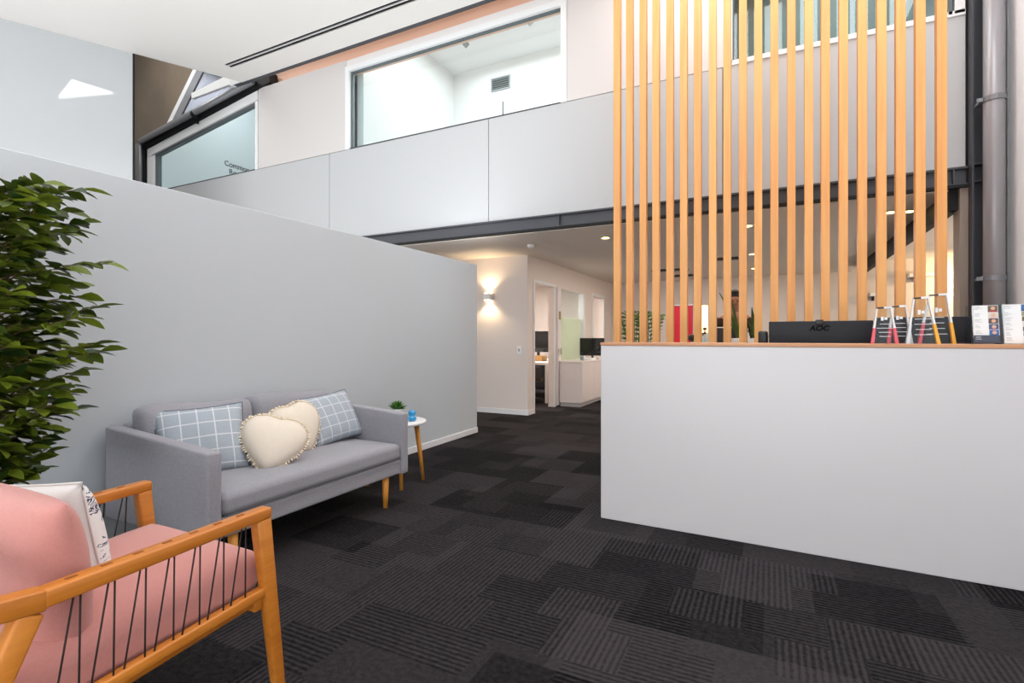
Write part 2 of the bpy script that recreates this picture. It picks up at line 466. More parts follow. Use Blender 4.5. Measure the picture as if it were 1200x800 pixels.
# ================================================================== SETTING
PX = -3.228          # face of the left partition
FY = 5.5             # face of the mezzanine front
RX = 1.68            # right wall
CZ = 5.17            # high ceiling
LZ = 2.40            # ceiling under the mezzanine
BY = 11.5            # far wall of the office

struct('floor', B(-12, 3.6, -4.6, 12.1, -.1, 0), M['carpet'])

# angled edge of the high ceiling
E0 = Vector((-8.627, 2.869)); E1 = Vector((-7.41, 5.30))
ed = (E1 - E0).normalized()
EB = E0 - ed * ((E0.y + 4.5) / ed.y)
sun = SUN_DIR
def back_project(p, z):
    t = (z - p.z) / sun.z
    q = p + sun * t
    return (q.x, q.y)
# sunlit shapes on the glossy angled wall (points on that wall)
wn = Vector((ed.y, -ed.x, 0))
def on_angled(px, py):
    k = k_of(px); dr = Vector((CY * k - SY, SY * k + CY, -(py - HZ) / FPX))
    o_ = Vector((0, 0, EYE)); e = Vector((E0.x, E0.y, 0))
    t = (e - o_).dot(wn) / dr.dot(wn)
    return o_ + dr * t
patchA = [on_angled(*p) for p in ((84, 93), (156, 115), (60, 124))]
patchB = [on_angled(*p) for p in ((54, 99), (62, 99), (44, 118), (38, 117))]
sun_holes = [[back_project(p, CZ) for p in pl] for pl in (patchA, patchB)]  # added ceiling holes out of view, shaped to cast the sun patches
roofh = [[back_project(p, 7.2) for p in pl] for pl in (patchA, patchB)]
outer = [(EB.x, EB.y), (RX + .02, -4.5), (RX + .02, 5.30), (E1.x, E1.y)]
# slot diffuser recess cut in the ceiling
sA, sB = onZ(263, 75.5, CZ), onZ(272, 79.5, CZ)
slot_y0, slot_y1 = sA.y, sB.y
slot_x0 = sA.x
slot = rect(slot_x0, 1.0, slot_y0, slot_y1)
struct('ceiling', poly_slab([outer, slot] + sun_holes, CZ, CZ + .08), M['ceil'])
struct('ceiling_roof', poly_slab([rect(-12, 3.6, -4.6, 5.7)] + roofh, 7.2, 7.3), M['ext'])

# slot diffuser
sd = empty('slot_diffuser', ((slot_x0 + 1) / 2, (slot_y0 + slot_y1) / 2, CZ), 0, 'long dark linear slot diffuser recessed in the high white ceiling', 'air vent')
L2 = (1 - slot_x0) / 2 - .002; W2 = (slot_y1 - slot_y0) / 2 - .002
obj('backing', B(-L2, L2, -W2, W2, .05, .07), M['vent_dark'], sd)
for k in (-1, 0, 1):
    obj('blade', B(-L2, L2, k * W2 * .62 - W2 * .11, k * W2 * .62 + W2 * .11, .003, .03), M['vent_dark'] if k else M['white_plastic'], sd)

# outer shell
struct('wall_rear', B(-12, 3.6, -4.6, -4.5, 0, 7.2), M['paint'])
struct('wall_outer_left', B(-12.1, -12, -4.6, 12.1, 0, 7.2), M['ext'])
struct('wall_outer_right', B(3.5, 3.6, -4.6, 12.1, 0, 7.2), M['ext'])
struct('wall_outer_far', B(-12, 3.6, 12.0, 12.1, 0, 7.2), M['ext'])
struct('wall_right', B(RX, RX + .12, -4.5, 5.62, 0, 7.2), M['right_paint'])
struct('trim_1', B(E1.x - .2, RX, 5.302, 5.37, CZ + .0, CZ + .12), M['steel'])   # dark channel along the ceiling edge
struct('trim_2', B(E1.x - .3, E1.x - .005, 5.29, 5.44, CZ + .005, CZ + .16), M['wframe'], bevel=.02)

# angled gloss wall at left, ends short of the mezzanine front
WE = on_angled(155.3, 100); WE2 = Vector((WE.x, WE.y))
off = Vector((-ed.y, ed.x)) * .08
bm = poly_slab([[(EB.x - .002, EB.y), (WE2.x, WE2.y), (WE2.x + off.x, WE2.y + off.y), (EB.x + off.x, EB.y + off.y)]], 0, CZ)
struct('wall_angled', bm, M['panelwhite'])
bm = nb()
bm2 = poly_slab([[(WE2.x, WE2.y), (WE2.x + ed.x * .025, WE2.y + ed.y * .025), (WE2.x + ed.x * .025 + off.x, WE2.y + ed.y * .025 + off.y), (WE2.x + off.x, WE2.y + off.y)]], 0, CZ)
struct('trim_3', bm2, M['black_steel']); bm.free()

# partition behind the sofa
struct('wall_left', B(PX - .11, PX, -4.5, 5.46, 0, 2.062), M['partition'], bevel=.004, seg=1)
bm = B(PX, PX + .013, -4.4, 5.46, 0, .066)
struct('baseboard_left', bm, M['skirting'], bevel=.004, seg=1)

# ---------------- mezzanine front
JZ = 3.848   # joint between balustrade panels and the wall above
XL = -11.9
w1 = (onY(405, 80, FY).x, onY(664, 5, FY).x, JZ, 5.03)          # main window
lw = [(-10.34, JZ), (-7.30, JZ), (-7.30, 5.10), (-10.34, 4.665)]   # raking window (X, Z)
rw = (onY(856.6, 70, FY).x, onY(1131, 30, FY).x, JZ + .02, 5.03)
tri = [(-9.95, 4.98), (-7.75, 5.34), (-7.75, 6.0), (-8.96, 6.0)]
wall_poly = [(XL, 2.60), (1.45, 2.60), (1.45, 5.13), (-7.20, 5.13), (-7.36, 5.20), (-7.5, 5.3), (-7.5, 7.1), (XL, 7.1)]
# white wall
wp = [(-10.50, 2.60), (1.45, 2.60), (1.45, 5.13), (-7.20, 5.13), (-10.50, 4.66)]
holes = [rect(w1[0], w1[1], w1[2], w1[3]), lw, rect(rw[0], rw[1], rw[2], rw[3])]
lw_in = [(x, z) for x, z in lw]
wp = [(-10.42, 2.60), (1.45, 2.60), (1.45, 5.135), (-7.25, 5.135), (-7.25, 5.17), (-10.42, 4.72)]
struct('wall_mezzanine', poly_slab([wp] + holes, FY + .02, FY + .14, XZ), M['paint'])
# white wall skin over the joints
up = [(-7.25, JZ + .004), (w1[0], JZ + .004), (w1[0], 5.13), (-7.25, 5.13)]
wm = bpy.data.objects['wall_mezzanine']
obj('cladding_panel', poly_slab([[(-7.29, JZ + .004), (w1[0] - .002, JZ + .004), (w1[0] - .002, 5.13), (-7.29, 5.13)]], FY, FY + .02, XZ), M['upper_clad'], wm)
obj('cladding_panel', poly_slab([[(w1[1] + .002, JZ + .004), (rw[0] - .03, JZ + .004), (rw[0] - .03, 5.13), (w1[1] + .002, 5.13)]], FY, FY + .02, XZ), M['upper_clad'], wm)
js = [-10.42, onY(386, 200, FY).x, onY(572.5, 200, FY).x, onY(847, 200, FY).x, 1.45]
for a, b in zip(js[:-1], js[1:]):
    ztop = JZ if b < 1.4 else JZ + .02
    obj('cladding_panel', B(a + .004, b - .004, FY, FY + .02, 2.585, ztop - .004), M['clad'], wm)
obj('joint_backing', B(-10.42, 1.449, FY + .012, FY + .0199, 2.59, JZ + .02), M['gap'], wm)

def make_window(n, x0, x1, z0, z1, fw=.05, glassm=None, left=True, right=True, bottom=False, top=True):
    root = struct('window_%d' % n, B(x0, x1, FY + .05, FY + .062, z0, z1), glassm or M['glass'])
    fr = nb()
    zt_ = z1 - fw if top else z1
    if left: box(fr, x0, x0 + fw, FY - .012, FY + .10, z0, zt_)
    if right: box(fr, x1 - fw, x1, FY - .012, FY + .10, z0, zt_)
    if top: box(fr, x0 - .0, x1 + .0, FY - .012, FY + .10, z1 - fw, z1)
    if bottom: box(fr, x0, x1, FY - .012, FY + .10, z0 - .02, z0 + .025)
    obj('window_frame', fr, M['wframe'], root)
    g = nb()
    if left: box(g, x0 + fw, x0 + fw + .012, FY + .03, FY + .08, z0, z1 - fw)
    if right: box(g, x1 - fw - .012, x1 - fw, FY + .03, FY + .08, z0, z1 - fw)
    if top: box(g, x0 + fw, x1 - fw, FY + .03, FY + .08, z1 - fw - .014, z1 - fw)
    obj('gasket', g, M['dframe'], root)
    return root
make_window(1, w1[0], w1[1], w1[2], w1[3], .07)
r2 = make_window(2, rw[0], rw[1], rw[2], rw[3], .012, M['tglass'], bottom=True, right=False)
obj('mullion', B(rw[1] - .11, rw[1] - .085, FY - .012, FY + .08, rw[2], rw[3]), M['dframe'], r2)
obj('jamb', B(rw[1] - .07, rw[1] - .002, FY - .012, FY + .1, rw[2], rw[3]), M['wframe'], r2)
# raking window
r3 = struct('window_3', poly_slab([lw], FY + .05, FY + .062, XZ), M['glass'])
fr = nb()
box(fr, -10.34, -10.15, FY - .010, FY + .1, JZ, 4.52)
box(fr, -7.36, -7.30, FY - .010, FY + .1, JZ, 4.94)
obj('window_frame', fr, M['wframe'], r3)
fr = poly_slab([[(-10.34, 4.52), (-7.30, 4.955), (-7.30, 5.10), (-10.34, 4.665)]], FY - .012, FY + .1, XZ)
obj('head_frame', fr, M['wframe'], r3)
fr = poly_slab([[(-10.15, 4.50), (-7.36, 4.90), (-7.36, 4.945), (-10.15, 4.545)]], FY + .02, FY + .08, XZ)
box(fr, -10.15, -10.06, FY + .02, FY + .08, JZ, 4.52)
obj('gasket', fr, M['dframe'], r3)

# gable infill above the raking head, with a glazed triangle
gp = [(XL, 2.6), (-10.45, 2.6), (-10.45, 4.76), (-7.30, 5.21), (-7.30, 7.1), (XL, 7.1)]
struct('wall_gable', poly_slab([gp, tri], FY + .16, FY + .24, XZ), M['ply'])
r4 = struct('window_4', poly_slab([tri], FY + .19, FY + .20, XZ), M['grey_glass'])
fr = nb(); bar(fr, (-9.95, FY + .13, 4.98), (-8.94, FY + .13, 6.02), .10, .10, Vector((0, 1, 0)))
obj('window_frame', fr, M['wframe'], r4)
_a = onY(226, 113, FY + .13); _b = onY(288, 86, FY + .13)
fr = nb(); bar(fr, (_a.x, FY + .13, _a.z), (_b.x, FY + .13, _b.z), .05, .10, Vector((0, 0, 1)), .05, .20)
obj('bright_stripe', fr, M['wframe'], r4)  # added white bar imitating the bright skylight stripe in the triangle
# raking tube and dark raking channel over the window
t_a = onY(163, 166, FY - .08); t_b = onY(296, 95, FY - .08)
tb = nb(); tube(tb, [(t_a.x, FY - .08, 2.7), (t_a.x, FY - .08, t_a.z - .06), (t_a.x + .07, FY - .08, t_a.z), (t_b.x, FY - .08, t_b.z)], .055, 12)
o = obj('raking_pipe', tb, M['tube'], smooth=True); tag(o, 'grey pipe elbow raking up along the head of the upper left window', 'pipe')
rk = nb(); bar(rk, (-10.5, FY + .05, 4.76), (-7.0, FY + .05, 5.215 + .03), .16, .18)
o = struct('trim_4', rk, M['black_steel'])
cl = empty('pipe_clamp', (0, 0, 0), 0, 'dark clamp holding the raking pipe over the left window', 'clamp')
pc = onY(228, 134, FY - .08)
bm = nb(); tube(bm, [(pc.x - .02, FY - .08, pc.z - .003), (pc.x + .02, FY - .08, pc.z + .003)], .068, 12); obj('ring', bm, M['black_steel'], cl)
obj('bracket', B(pc.x - .015, pc.x + .015, FY - .08, FY + .02, pc.z - .14, pc.z - .05), M['black_steel'], cl)
# post beside the window
struct('trim_5', B(-10.75, -10.45, FY - .0, FY + .14, 2.6, 4.7), M['black_steel'])

# warm board set back above the wall
struct('wall_clerestory', B(-7.29, RX, FY + .15, FY + .20, 5.0, 7.2), M['peach'])

# ---------------- rooms behind the upper glass
struct('floor_upper', B(-12, 3.5, FY + .15, 12, 2.62, 2.72), M['ceil_low'])
struct('wall_upper_room_left', B(-5.42, -5.3, FY + .22, 8.1, 2.72, 6.07), M['paint'])
struct('wall_upper_room_back', B(-5.3, -.7, 8.1, 8.2, 2.72, 6.07), M['paint'])
struct('wall_upper_room_right', B(-.7, -.6, FY + .22, 8.2, 2.72, 6.07), M['paint'])
M['teal'] = mat('grey_green_paint', (150, 165, 165), .6)
struct('wall_upper_right_room_back', B(-.6, 3.4, 8.1, 8.2, 2.72, 6.07), M['teal'])
struct('ceiling_upper', B(-7.29, 3.5, FY + .22, 12, 6.07, 6.15), M['paint'])
M['sideroom'] = mat('side_room_paint', (222, 226, 228), .6)
struct('wall_side_room_left', B(-10.55, -10.45, FY + .26, 9.0, 2.72, 6.85), M['sideroom'])
struct('wall_side_room_back', B(-10.45, -7.1, 9.0, 9.1, 2.72, 6.85), M['sideroom'])
struct('wall_side_room_right', B(-7.2, -7.1, FY + .26, 9.0, 2.72, 6.06), M['sideroom'])
struct('wall_side_room_right_top', B(-7.2, -7.1, FY + .26, 9.0, 6.16, 6.85), M['sideroom'])
struct('ceiling_side_room', B(-12, -7.0, FY + .26, 9.1, 6.85, 6.95), M['sideroom'])
# lettering on the side room wall
M['ink'] = mat('sign_ink', (70, 62, 80), .6)
tp = onX(277, 196, -10.447)
t = textmesh('lettering', 'Common\nRoom', .155, M['ink'], None, .002, bold=.0015)
t.rotation_euler = (R(90), 0, R(90)); t.location = (-10.447, tp.y + .02, tp.z - .06)
tag(t, 'dark lettering on the wall seen through the upper left window', 'sign')
# vent grille on the back wall of the upper room
vp = onY(587, 98, 8.1); vs = empty('vent_grille', (vp.x, 8.098, vp.z), 0, 'dark rectangular air grille high on the upper room wall', 'air vent')
ww_, hh_ = .17, .095
obj('vent_backing', B(-ww_, ww_, -.012, 0, -hh_, hh_), M['vent_dark'], vs)
fr = nb(); box(fr, -ww_ - .02, ww_ + .02, -.02, 0, hh_, hh_ + .022); box(fr, -ww_ - .02, ww_ + .02, -.02, 0, -hh_ - .022, -hh_)
box(fr, -ww_ - .022, -ww_, -.02, 0, -hh_, hh_); box(fr, ww_, ww_ + .022, -.02, 0, -hh_, hh_); obj('vent_frame', fr, M['vent'], vs)
sl_ = nb()
for i in range(5): box(sl_, -ww_, ww_, -.018, -.011, -hh_ + .02 + i * .037, -hh_ + .026 + i * .037)
obj('vent_slats', sl_, M['vent'], vs)
# detectors on the upper ceiling
for nm, px_, py_, mm, lb in (('smoke_detector', 546, 51, 'vent', 'small grey round detector on the ceiling of the upper room'),
                             ('sprinkler', 621, 25, 'chrome', 'small brass-toned sprinkler rose on the ceiling near the upper window')):
    p = onZ(px_, py_, 6.07); bm = lathe(nb(), [(.05, 0), (.055, -.02), (.03, -.045), (.012, -.07)], n=14)
    o = obj(nm, bm, M[mm], smooth=True, loc=(p.x, p.y, 6.07)); tag(o, lb, 'detector')
p = onZ(981, 5, 6.07)
bm = nb(); lathe(bm, [(.012, 0), (.012, -.22), (.05, -.24), (.07, -.32), (.06, -.34)], n=14)
o = obj('ceiling_spotlight', bm, M['black_steel'], smooth=True, loc=(p.x, p.y, 6.07)); tag(o, 'dark spotlight hanging in the upper right room behind the battens', 'spotlight')
# screen and pole seen over the sill of the main window
a = onY(453, 152, 6.9); b = onY(485, 158, 6.9)
mo = empty('wall_screen', ((a.x + b.x) / 2, 6.9, 0), R(12), 'pale blue screen top showing above the sill of the upper window', 'screen')
hw = (b.x - a.x) / 2
obj('bezel', B(-hw, hw, 0, .03, a.z - .5, a.z), M['vent_dark'], mo)
M['scr_blue'] = mat('pale_screen', (150, 190, 205), .2)
obj('display', B(-hw + .02, hw - .02, -.004, 0, a.z - .48, a.z - .02), M['scr_blue'], mo)
obj('stand', B(-.03, .03, .03, .06, 2.72, a.z - .1), M['black_steel'], mo)
a = onY(589.5, 119, 6.4); bm = nb(); tube(bm, [(a.x, 6.4, 2.72), (a.x, 6.4, a.z)], .014, 8)
o = obj('pole', bm, M['tube'], smooth=True); tag(o, 'thin grey pole standing behind the upper window sill', 'pole')

# ---------------- steel beam, column, pipe
bm = nb()
box(bm, -8.0, 1.455, FY - .03, FY + .01, 2.565, 2.583)      # top flange
box(bm, -8.0, 1.455, FY - .03, FY + .01, 2.43, 2.445)
box(bm, -8.0, 1.455, FY + .01, FY + .02, 2.43, 2.583)       # web
bx_ = onY(655, 256, FY).x
for sx_ in (bx_, 1.36): box(bm, sx_, sx_ + .012, FY - .025, FY + .01, 2.445, 2.565)
struct('beam', bm, M['steel']); bpy.data.objects['beam'].name = 'trim_6'
bm = B(-8.0, 1.455, FY - .055, FY + .0, 2.405, 2.43)
struct('trim_7', bm, M['black_steel'])
# column (H section, open towards the room)
bm = nb()
box(bm, 1.462, 1.474, FY - .10, FY + .08, 0, 7.15); box(bm, 1.64, 1.652, FY - .10, FY + .08, 0, 7.15); box(bm, 1.474, 1.64, FY - .01, FY + .01, 0, 7.15)
for z in (2.43, 2.57): box(bm, 1.474, 1.64, FY - .09, FY - .01, z, z + .012)
o = obj('steel_column', bm, M['steel']); tag(o, 'dark grey steel column with web stiffeners beside the downpipe', 'column')
pr = empty('downpipe', (1.568, 5.30, 0), 0, 'thick grey vertical downpipe in front of the steel column', 'pipe')
bm = nb(); tube(bm, [(0, 0, 0), (0, 0, 5.168)], .066, 24); obj('pipe', bm, M['pipe'], pr, smooth=True)
for py_ in (116, 326):
    z = onY(1166, py_, 5.3).z
    bm = nb(); tube(bm, [(0, 0, z - .02), (0, 0, z + .02)], .074, 24); box(bm, -.09, -.06, -.01, .11, z - .012, z + .012); box(bm, -.11, -.075, -.03, -.015, z - .014, z + .014)
    obj('bracket', bm, M['tube'], pr)

# ---------------- office under the mezzanine
struct('ceiling_office', B(-8, 1.34, FY + .02, 12, LZ, LZ + .03), M['ceil_low'])
struct('ceiling_stair', B(1.42, 3.5, FY + .16, 12, 2.585, 2.62), M['ceil_low'])
struct('trim_8', B(1.34, 1.42, FY + .02, 10.4, 2.235, 2.60), M['black_steel'])
struct('trim_9', B(1.34, 1.42, 10.4, 10.5, 0, 2.60), M['black_steel'])
struct('wall_jamb', B(1.405, 1.46, FY - .02, FY + .15, 0, 2.43), mat('taupe', (150, 138, 128), .6))
WCX, WCY = -3.25, 6.98
struct('wall_sconce', B(-8, WCX, WCY, WCY + .1, 0, LZ), M['paint_low'])
struct('baseboard_sconce', B(-8, WCX + .012, WCY - .012, WCY, 0, .075), M['skirting'])
struct('baseboard_corner', B(WCX, WCX + .012, WCY, 7.2, 0, .075), M['skirting'])
struct('wall_office_far', B(-8, 3.4, BY, BY + .1, 0, 2.6), M['paint_low'])
struct('wall_office_left', B(-5.9, -5.8, WCY + .1, BY, 0, LZ), M['paint_low'])
# corridor wall with door, glass and second opening
def yc(px): return onX(px, 400, WCX).y
y1, y2, y3, y4, y5, y6, y7 = yc(626), yc(649), yc(655.5), yc(683.5), yc(694), yc(706.5), yc(714)
YZ = lambda u, v, w_: (w_, u, v)
HD = 2.01
ops = [rect(y1, y2, 0.0005, HD), rect(y3, y4, .76, HD), rect(y5, y6, .0005, HD)]
cw = [(WCY + .1, 0), (y1, 0), (y1, HD), (y2, HD), (y2, 0), (y5, 0), (y5, HD), (y6, HD), (y6, 0), (BY, 0), (BY, LZ), (WCY + .1, LZ)]
struct('wall_corridor', poly_slab([cw, rect(y3 + .03, y4, .76, HD)], WCX - .1, WCX, YZ), M['paint_low'])
# door jambs
bm = nb()
for a_, b_ in ((y1 - .05, y1), (y2, y2 + .06)): box(bm, WCX, WCX + .015, a_, b_, 0, HD + .05)
box(bm, WCX, WCX + .015, y1, y2, HD, HD + .05)
struct('trim_10', bm, M['skirting'])
dr = struct('door_1', B(WCX + .016, WCX + .045, y2 + .065, y3 - .03, .02, HD), M['white_cab'])
obj('door_handle', B(WCX + .045, WCX + .1, y2 + .08, y2 + .11, .88, .98), M['chrome'], dr)
obj('door_sign', B(WCX + .045, WCX + .05, y3 - .14, y3 - .05, 1.47, 1.61), mat('sign_olive', (150, 136, 84), .5), dr)
wg = struct('window_5', B(WCX - .06, WCX - .05, y3 + .03, y4, .76, HD), M['glass'])
obj('frosted_film', B(WCX - .049, WCX - .046, y3 + .03, y4, .76, 1.52), M['frost'], wg)
fr = nb(); box(fr, WCX - .08, WCX + .02, y4 - .03, y4 + .06, .0, HD); box(fr, WCX - .08, WCX + .02, y3 - .01, y3 + .03, .77, HD); obj('window_frame', fr, M['skirting'], wg)
bm = nb()
for a_, b_ in ((y5 - .05, y5), (y6, y6 + .07)): box(bm, WCX, WCX + .02, a_, b_, 0, HD + .06)
box(bm, WCX, WCX + .02, y5, y6, HD, HD + .06)
struct('trim_11', bm, M['skirting'])

# sconce and switch
sp_ = onY(574, 348, WCY)
sc_ = empty('wall_sconce_lamp', (sp_.x, WCY, sp_.z), 0, 'square white up-and-down wall light glowing on the corridor wall', 'wall light')
obj('housing', B(-.06, .06, -.11, 0, -.05, .05), M['white_plastic'], sc_, bevel=.004, seg=1)
obj('upper_lens', B(-.045, .045, -.095, -.015, .05, .056), M['sconce_glow'], sc_)
obj('lower_lens', B(-.045, .045, -.095, -.015, -.056, -.05), M['sconce_glow'], sc_)
for s_ in (1, -1):
    l = bpy.data.lights.new('sconce_beam', 'SPOT'); l.energy = 14; l.color = (1, .74, .44); l.spot_size = R(130); l.spot_blend = .6; l.shadow_soft_size = .04
    lo = bpy.data.objects.new('sconce_beam', l); COL.objects.link(lo); lo.location = (0, -.075, .075 * s_); lo.rotation_euler = (R(180) if s_ > 0 else 0, 0, 0); lo.parent = sc_
sp_ = onY(608.5, 410, WCY)
ls = empty('light_switch', (sp_.x, WCY, sp_.z), 0, 'white light switch plate on the wall below the sconce', 'switch')
obj('plate', B(-.036, .036, -.008, 0, -.058, .058), M['white_plastic'], ls, bevel=.003, seg=1)
obj('rocker', B(-.012, .012, -.013, -.008, -.02, .02), M['vent'], ls)

# downlights
dls = [(709.5, 278, 'downlight in the low ceiling left of the first batten'), (776, 316.5, 'downlight near the far end of the low ceiling, beyond the battens'),
       (876, 264, 'nearest of the three downlights in line behind the middle battens'), (882, 297, 'middle one of the three downlights in line behind the middle battens'),
       (884, 314, 'farthest of the three downlights in line behind the middle battens'), (1043, 248, 'brightest downlight behind the right-hand battens'),
       (1070, 246.5, 'small downlight behind the battens closest to the stair bulkhead')]
for px_, py_, lb in dls:
    p = onZ(px_, py_, LZ)
    if p.x > 1.2: p.x = 1.2
    d = empty('downlight', (p.x, p.y, LZ), 0, 'warm round recessed ' + lb, 'downlight', 'downlights under the mezzanine')
    bm = lathe(nb(), [(.062, 0), (.066, -.004), (.055, -.010), (.048, -.006)], n=20); obj('trim_ring', bm, M['chrome'], d, smooth=True)
    bm = lathe(nb(), [(.046, -.0085), (.046, -.0115)], n=20); obj('lens', bm, M['down_glow'], d)
    l = bpy.data.lights.new('downlight_beam', 'SPOT'); l.energy = 30; l.color = (1, .80, .52); l.spot_size = R(100); l.spot_blend = .8; l.shadow_soft_size = .04
    lo = bpy.data.objects.new('downlight_beam', l); COL.objects.link(lo); lo.location = (0, 0, -.02); lo.parent = d
# small detector on the low ceiling
p = onZ(622, 287, LZ); o = obj('smoke_detector', lathe(nb(), [(.05, 0), (.05, -.02), (.035, -.04)], n=18), M['white_plastic'], smooth=True, loc=(p.x, p.y, LZ))
tag(o, 'small white round detector on the low ceiling near the sconce', 'detector')
# black linear ceiling grilles
for (xa, xb, py_, lb) in ((762, 808, 315.5, 'upper one of the two thin black slots over the red panel'), (788, 813, 322, 'lower one of the two thin black slots over the red panel'), (838, 866, 302, 'thin black slot in the low ceiling above the person')):
    p = onZ(xa, py_, LZ); q = onZ(xb, py_, LZ); ln = abs(q.x - p.x) / 2
    g = empty('ceiling_slot', ((p.x + q.x) / 2, (p.y + q.y) / 2, LZ), 0, lb, 'air vent', 'black slots in the low ceiling')
    obj('slot_frame', B(-ln, ln, -.07, .07, -.03, 0), M['black'], g)
    obj('slot_blade', B(-ln + .02, ln - .02, -.01, .01, -.036, -.03), M['vent_dark'], g)

# ================================================================== RECEPTION COUNTER
CA = -R(1.71)
c0 = Vector((-.982, 3.2335, 0))
rc = empty('reception_counter', c0, CA, 'long white reception counter with a thin timber top edge', 'counter')
CL = 2.62; CH = 1.136
obj('front_panel', B(0, CL, 0, .12, 0, CH - .019), M['counter'], rc, bevel=.003, seg=1)
obj('timber_top', B(-.003, CL, -.004, .30, CH - .019, CH), M['ctop'], rc, bevel=.002, seg=1)
obj('end_panel', B(0, .03, .12, .85, 0, .74), M['counter'], rc)
rd = empty('staff_desk', c0, CA, 'white staff desk hidden behind the reception counter', 'desk')
obj('desk_top', B(.035, CL - .02, .125, .85, .70, .73), M['counter'], rd)
obj('side_panel', B(CL - .06, CL - .03, .14, .8, 0, .70), M['counter'], rd)
obj('side_panel', B(.04, .07, .14, .8, 0, .70), M['counter'], rd)
def C(x, y, z=0):    # counter-local to world
    return c0 + Matrix.Rotation(CA, 3, 'Z') @ Vector((x, y, z))

# battens
BYF = 4.55
scr = empty('batten_screen', (0, BYF, 0), 0, 'floor-to-ceiling screen of vertical pine battens behind the reception counter', 'screen')
bpx = [723.0, 738.0, 753.0, 769, 785, 801.5, 817.5, 834.8, 852, 870, 888.7, 907.3, 927, 947.3, 968, 989.2, 1011.2, 1033.3, 1055.8, 1079.6, 1103.5]
xs = [onY(p, 200, BYF).x for p in bpx]
n = len(xs)
mx_ = sum(range(n)) / n; my_ = sum(xs) / n
pitch = sum((i - mx_) * (x - my_) for i, x in enumerate(xs)) / sum((i - mx_) ** 2 for i in range(n))
for i in range(n):
    x = my_ + (i - mx_) * pitch + random.uniform(-.004, .004)
    obj('batten', B(x - .0285, x + .0285, 0, .066, 0, CZ - .001), M['batten'], scr, bevel=.002, seg=1)
# monitors on the staff desk, backs to the room
def monitor(name, x, y, w, ztop, h, label, logo=None, cam_=False):
    r = empty(name, C(x, y, .73), CA, label, 'monitor')
    zt = ztop - .73
    obj('back_shell', B(-w / 2, w / 2, -.018, .018, zt - h, zt), M['monitor'], r, bevel=.005, seg=2)
    obj('lower_ridge', B(-w / 2 + .02, w / 2 - .02, -.03, -.018, zt - h + .04, zt - .14), M['monitor'], r, bevel=.006, seg=2)
    obj('display', B(-w / 2 + .01, w / 2 - .01, .0181, .02, zt - h + .01, zt - .01), M['screen'], r)
    obj('stand', B(-.03, .03, -.055, -.03, .015, zt - .16), M['black'], r)
    obj('stand_foot', B(-.12, .12, -.12, .08, 0, .015), M['black'], r, bevel=.004)
    if logo:
        t = textmesh('logo', logo, .042, M['logo'], r, .0015, italic=.2, bold=.0015); t.scale = (1.1, 1, 1)
        t.rotation_euler = (R(90), 0, 0); t.location = (0, -.0205, zt - .045)
    if cam_:
        bm = B(-.018, .022, -.03, .012, zt - .022, zt + .008); obj('webcam', bm, M['black'], r, bevel=.004)
    return r
def cx_at(px, yl):   # counter-local x for a pixel column at local depth yl
    best = None
    for i in range(4000):
        x = i * .001
        p = C(x, yl); d = -SY * p.x + CY * p.y; q = 600 + FPX * (CY * p.x + SY * p.y) / d
        if q >= px: return x
    return 4
ML, MR = cx_at(901, .42), cx_at(1023, .42)
monitor('computer_monitor', (ML + MR) / 2, .42, MR - ML, 1.268, .32, 'black monitor seen from behind with raised dark lettering on its back', 'AOC', True)
ML2, MR2 = cx_at(1024, .40), cx_at(1137.5, .40)
monitor('computer_monitor', (ML2 + MR2) / 2, .40, MR2 - ML2, 1.282, .33, 'plain black monitor back standing behind the glass awards')
# small dark speaker left of the monitor
sx_ = cx_at(895, .5)
sp = empty('desk_phone', C(sx_, .5, .73), CA, 'small black desk phone cradle just left of the lettered monitor', 'phone')
obj('base', B(-.08, .06, -.06, .06, 0, .3), M['black'], sp, bevel=.01); obj('handset', B(-.03, .025, -.08, .05, .3, .48), M['black'], sp, bevel=.012)

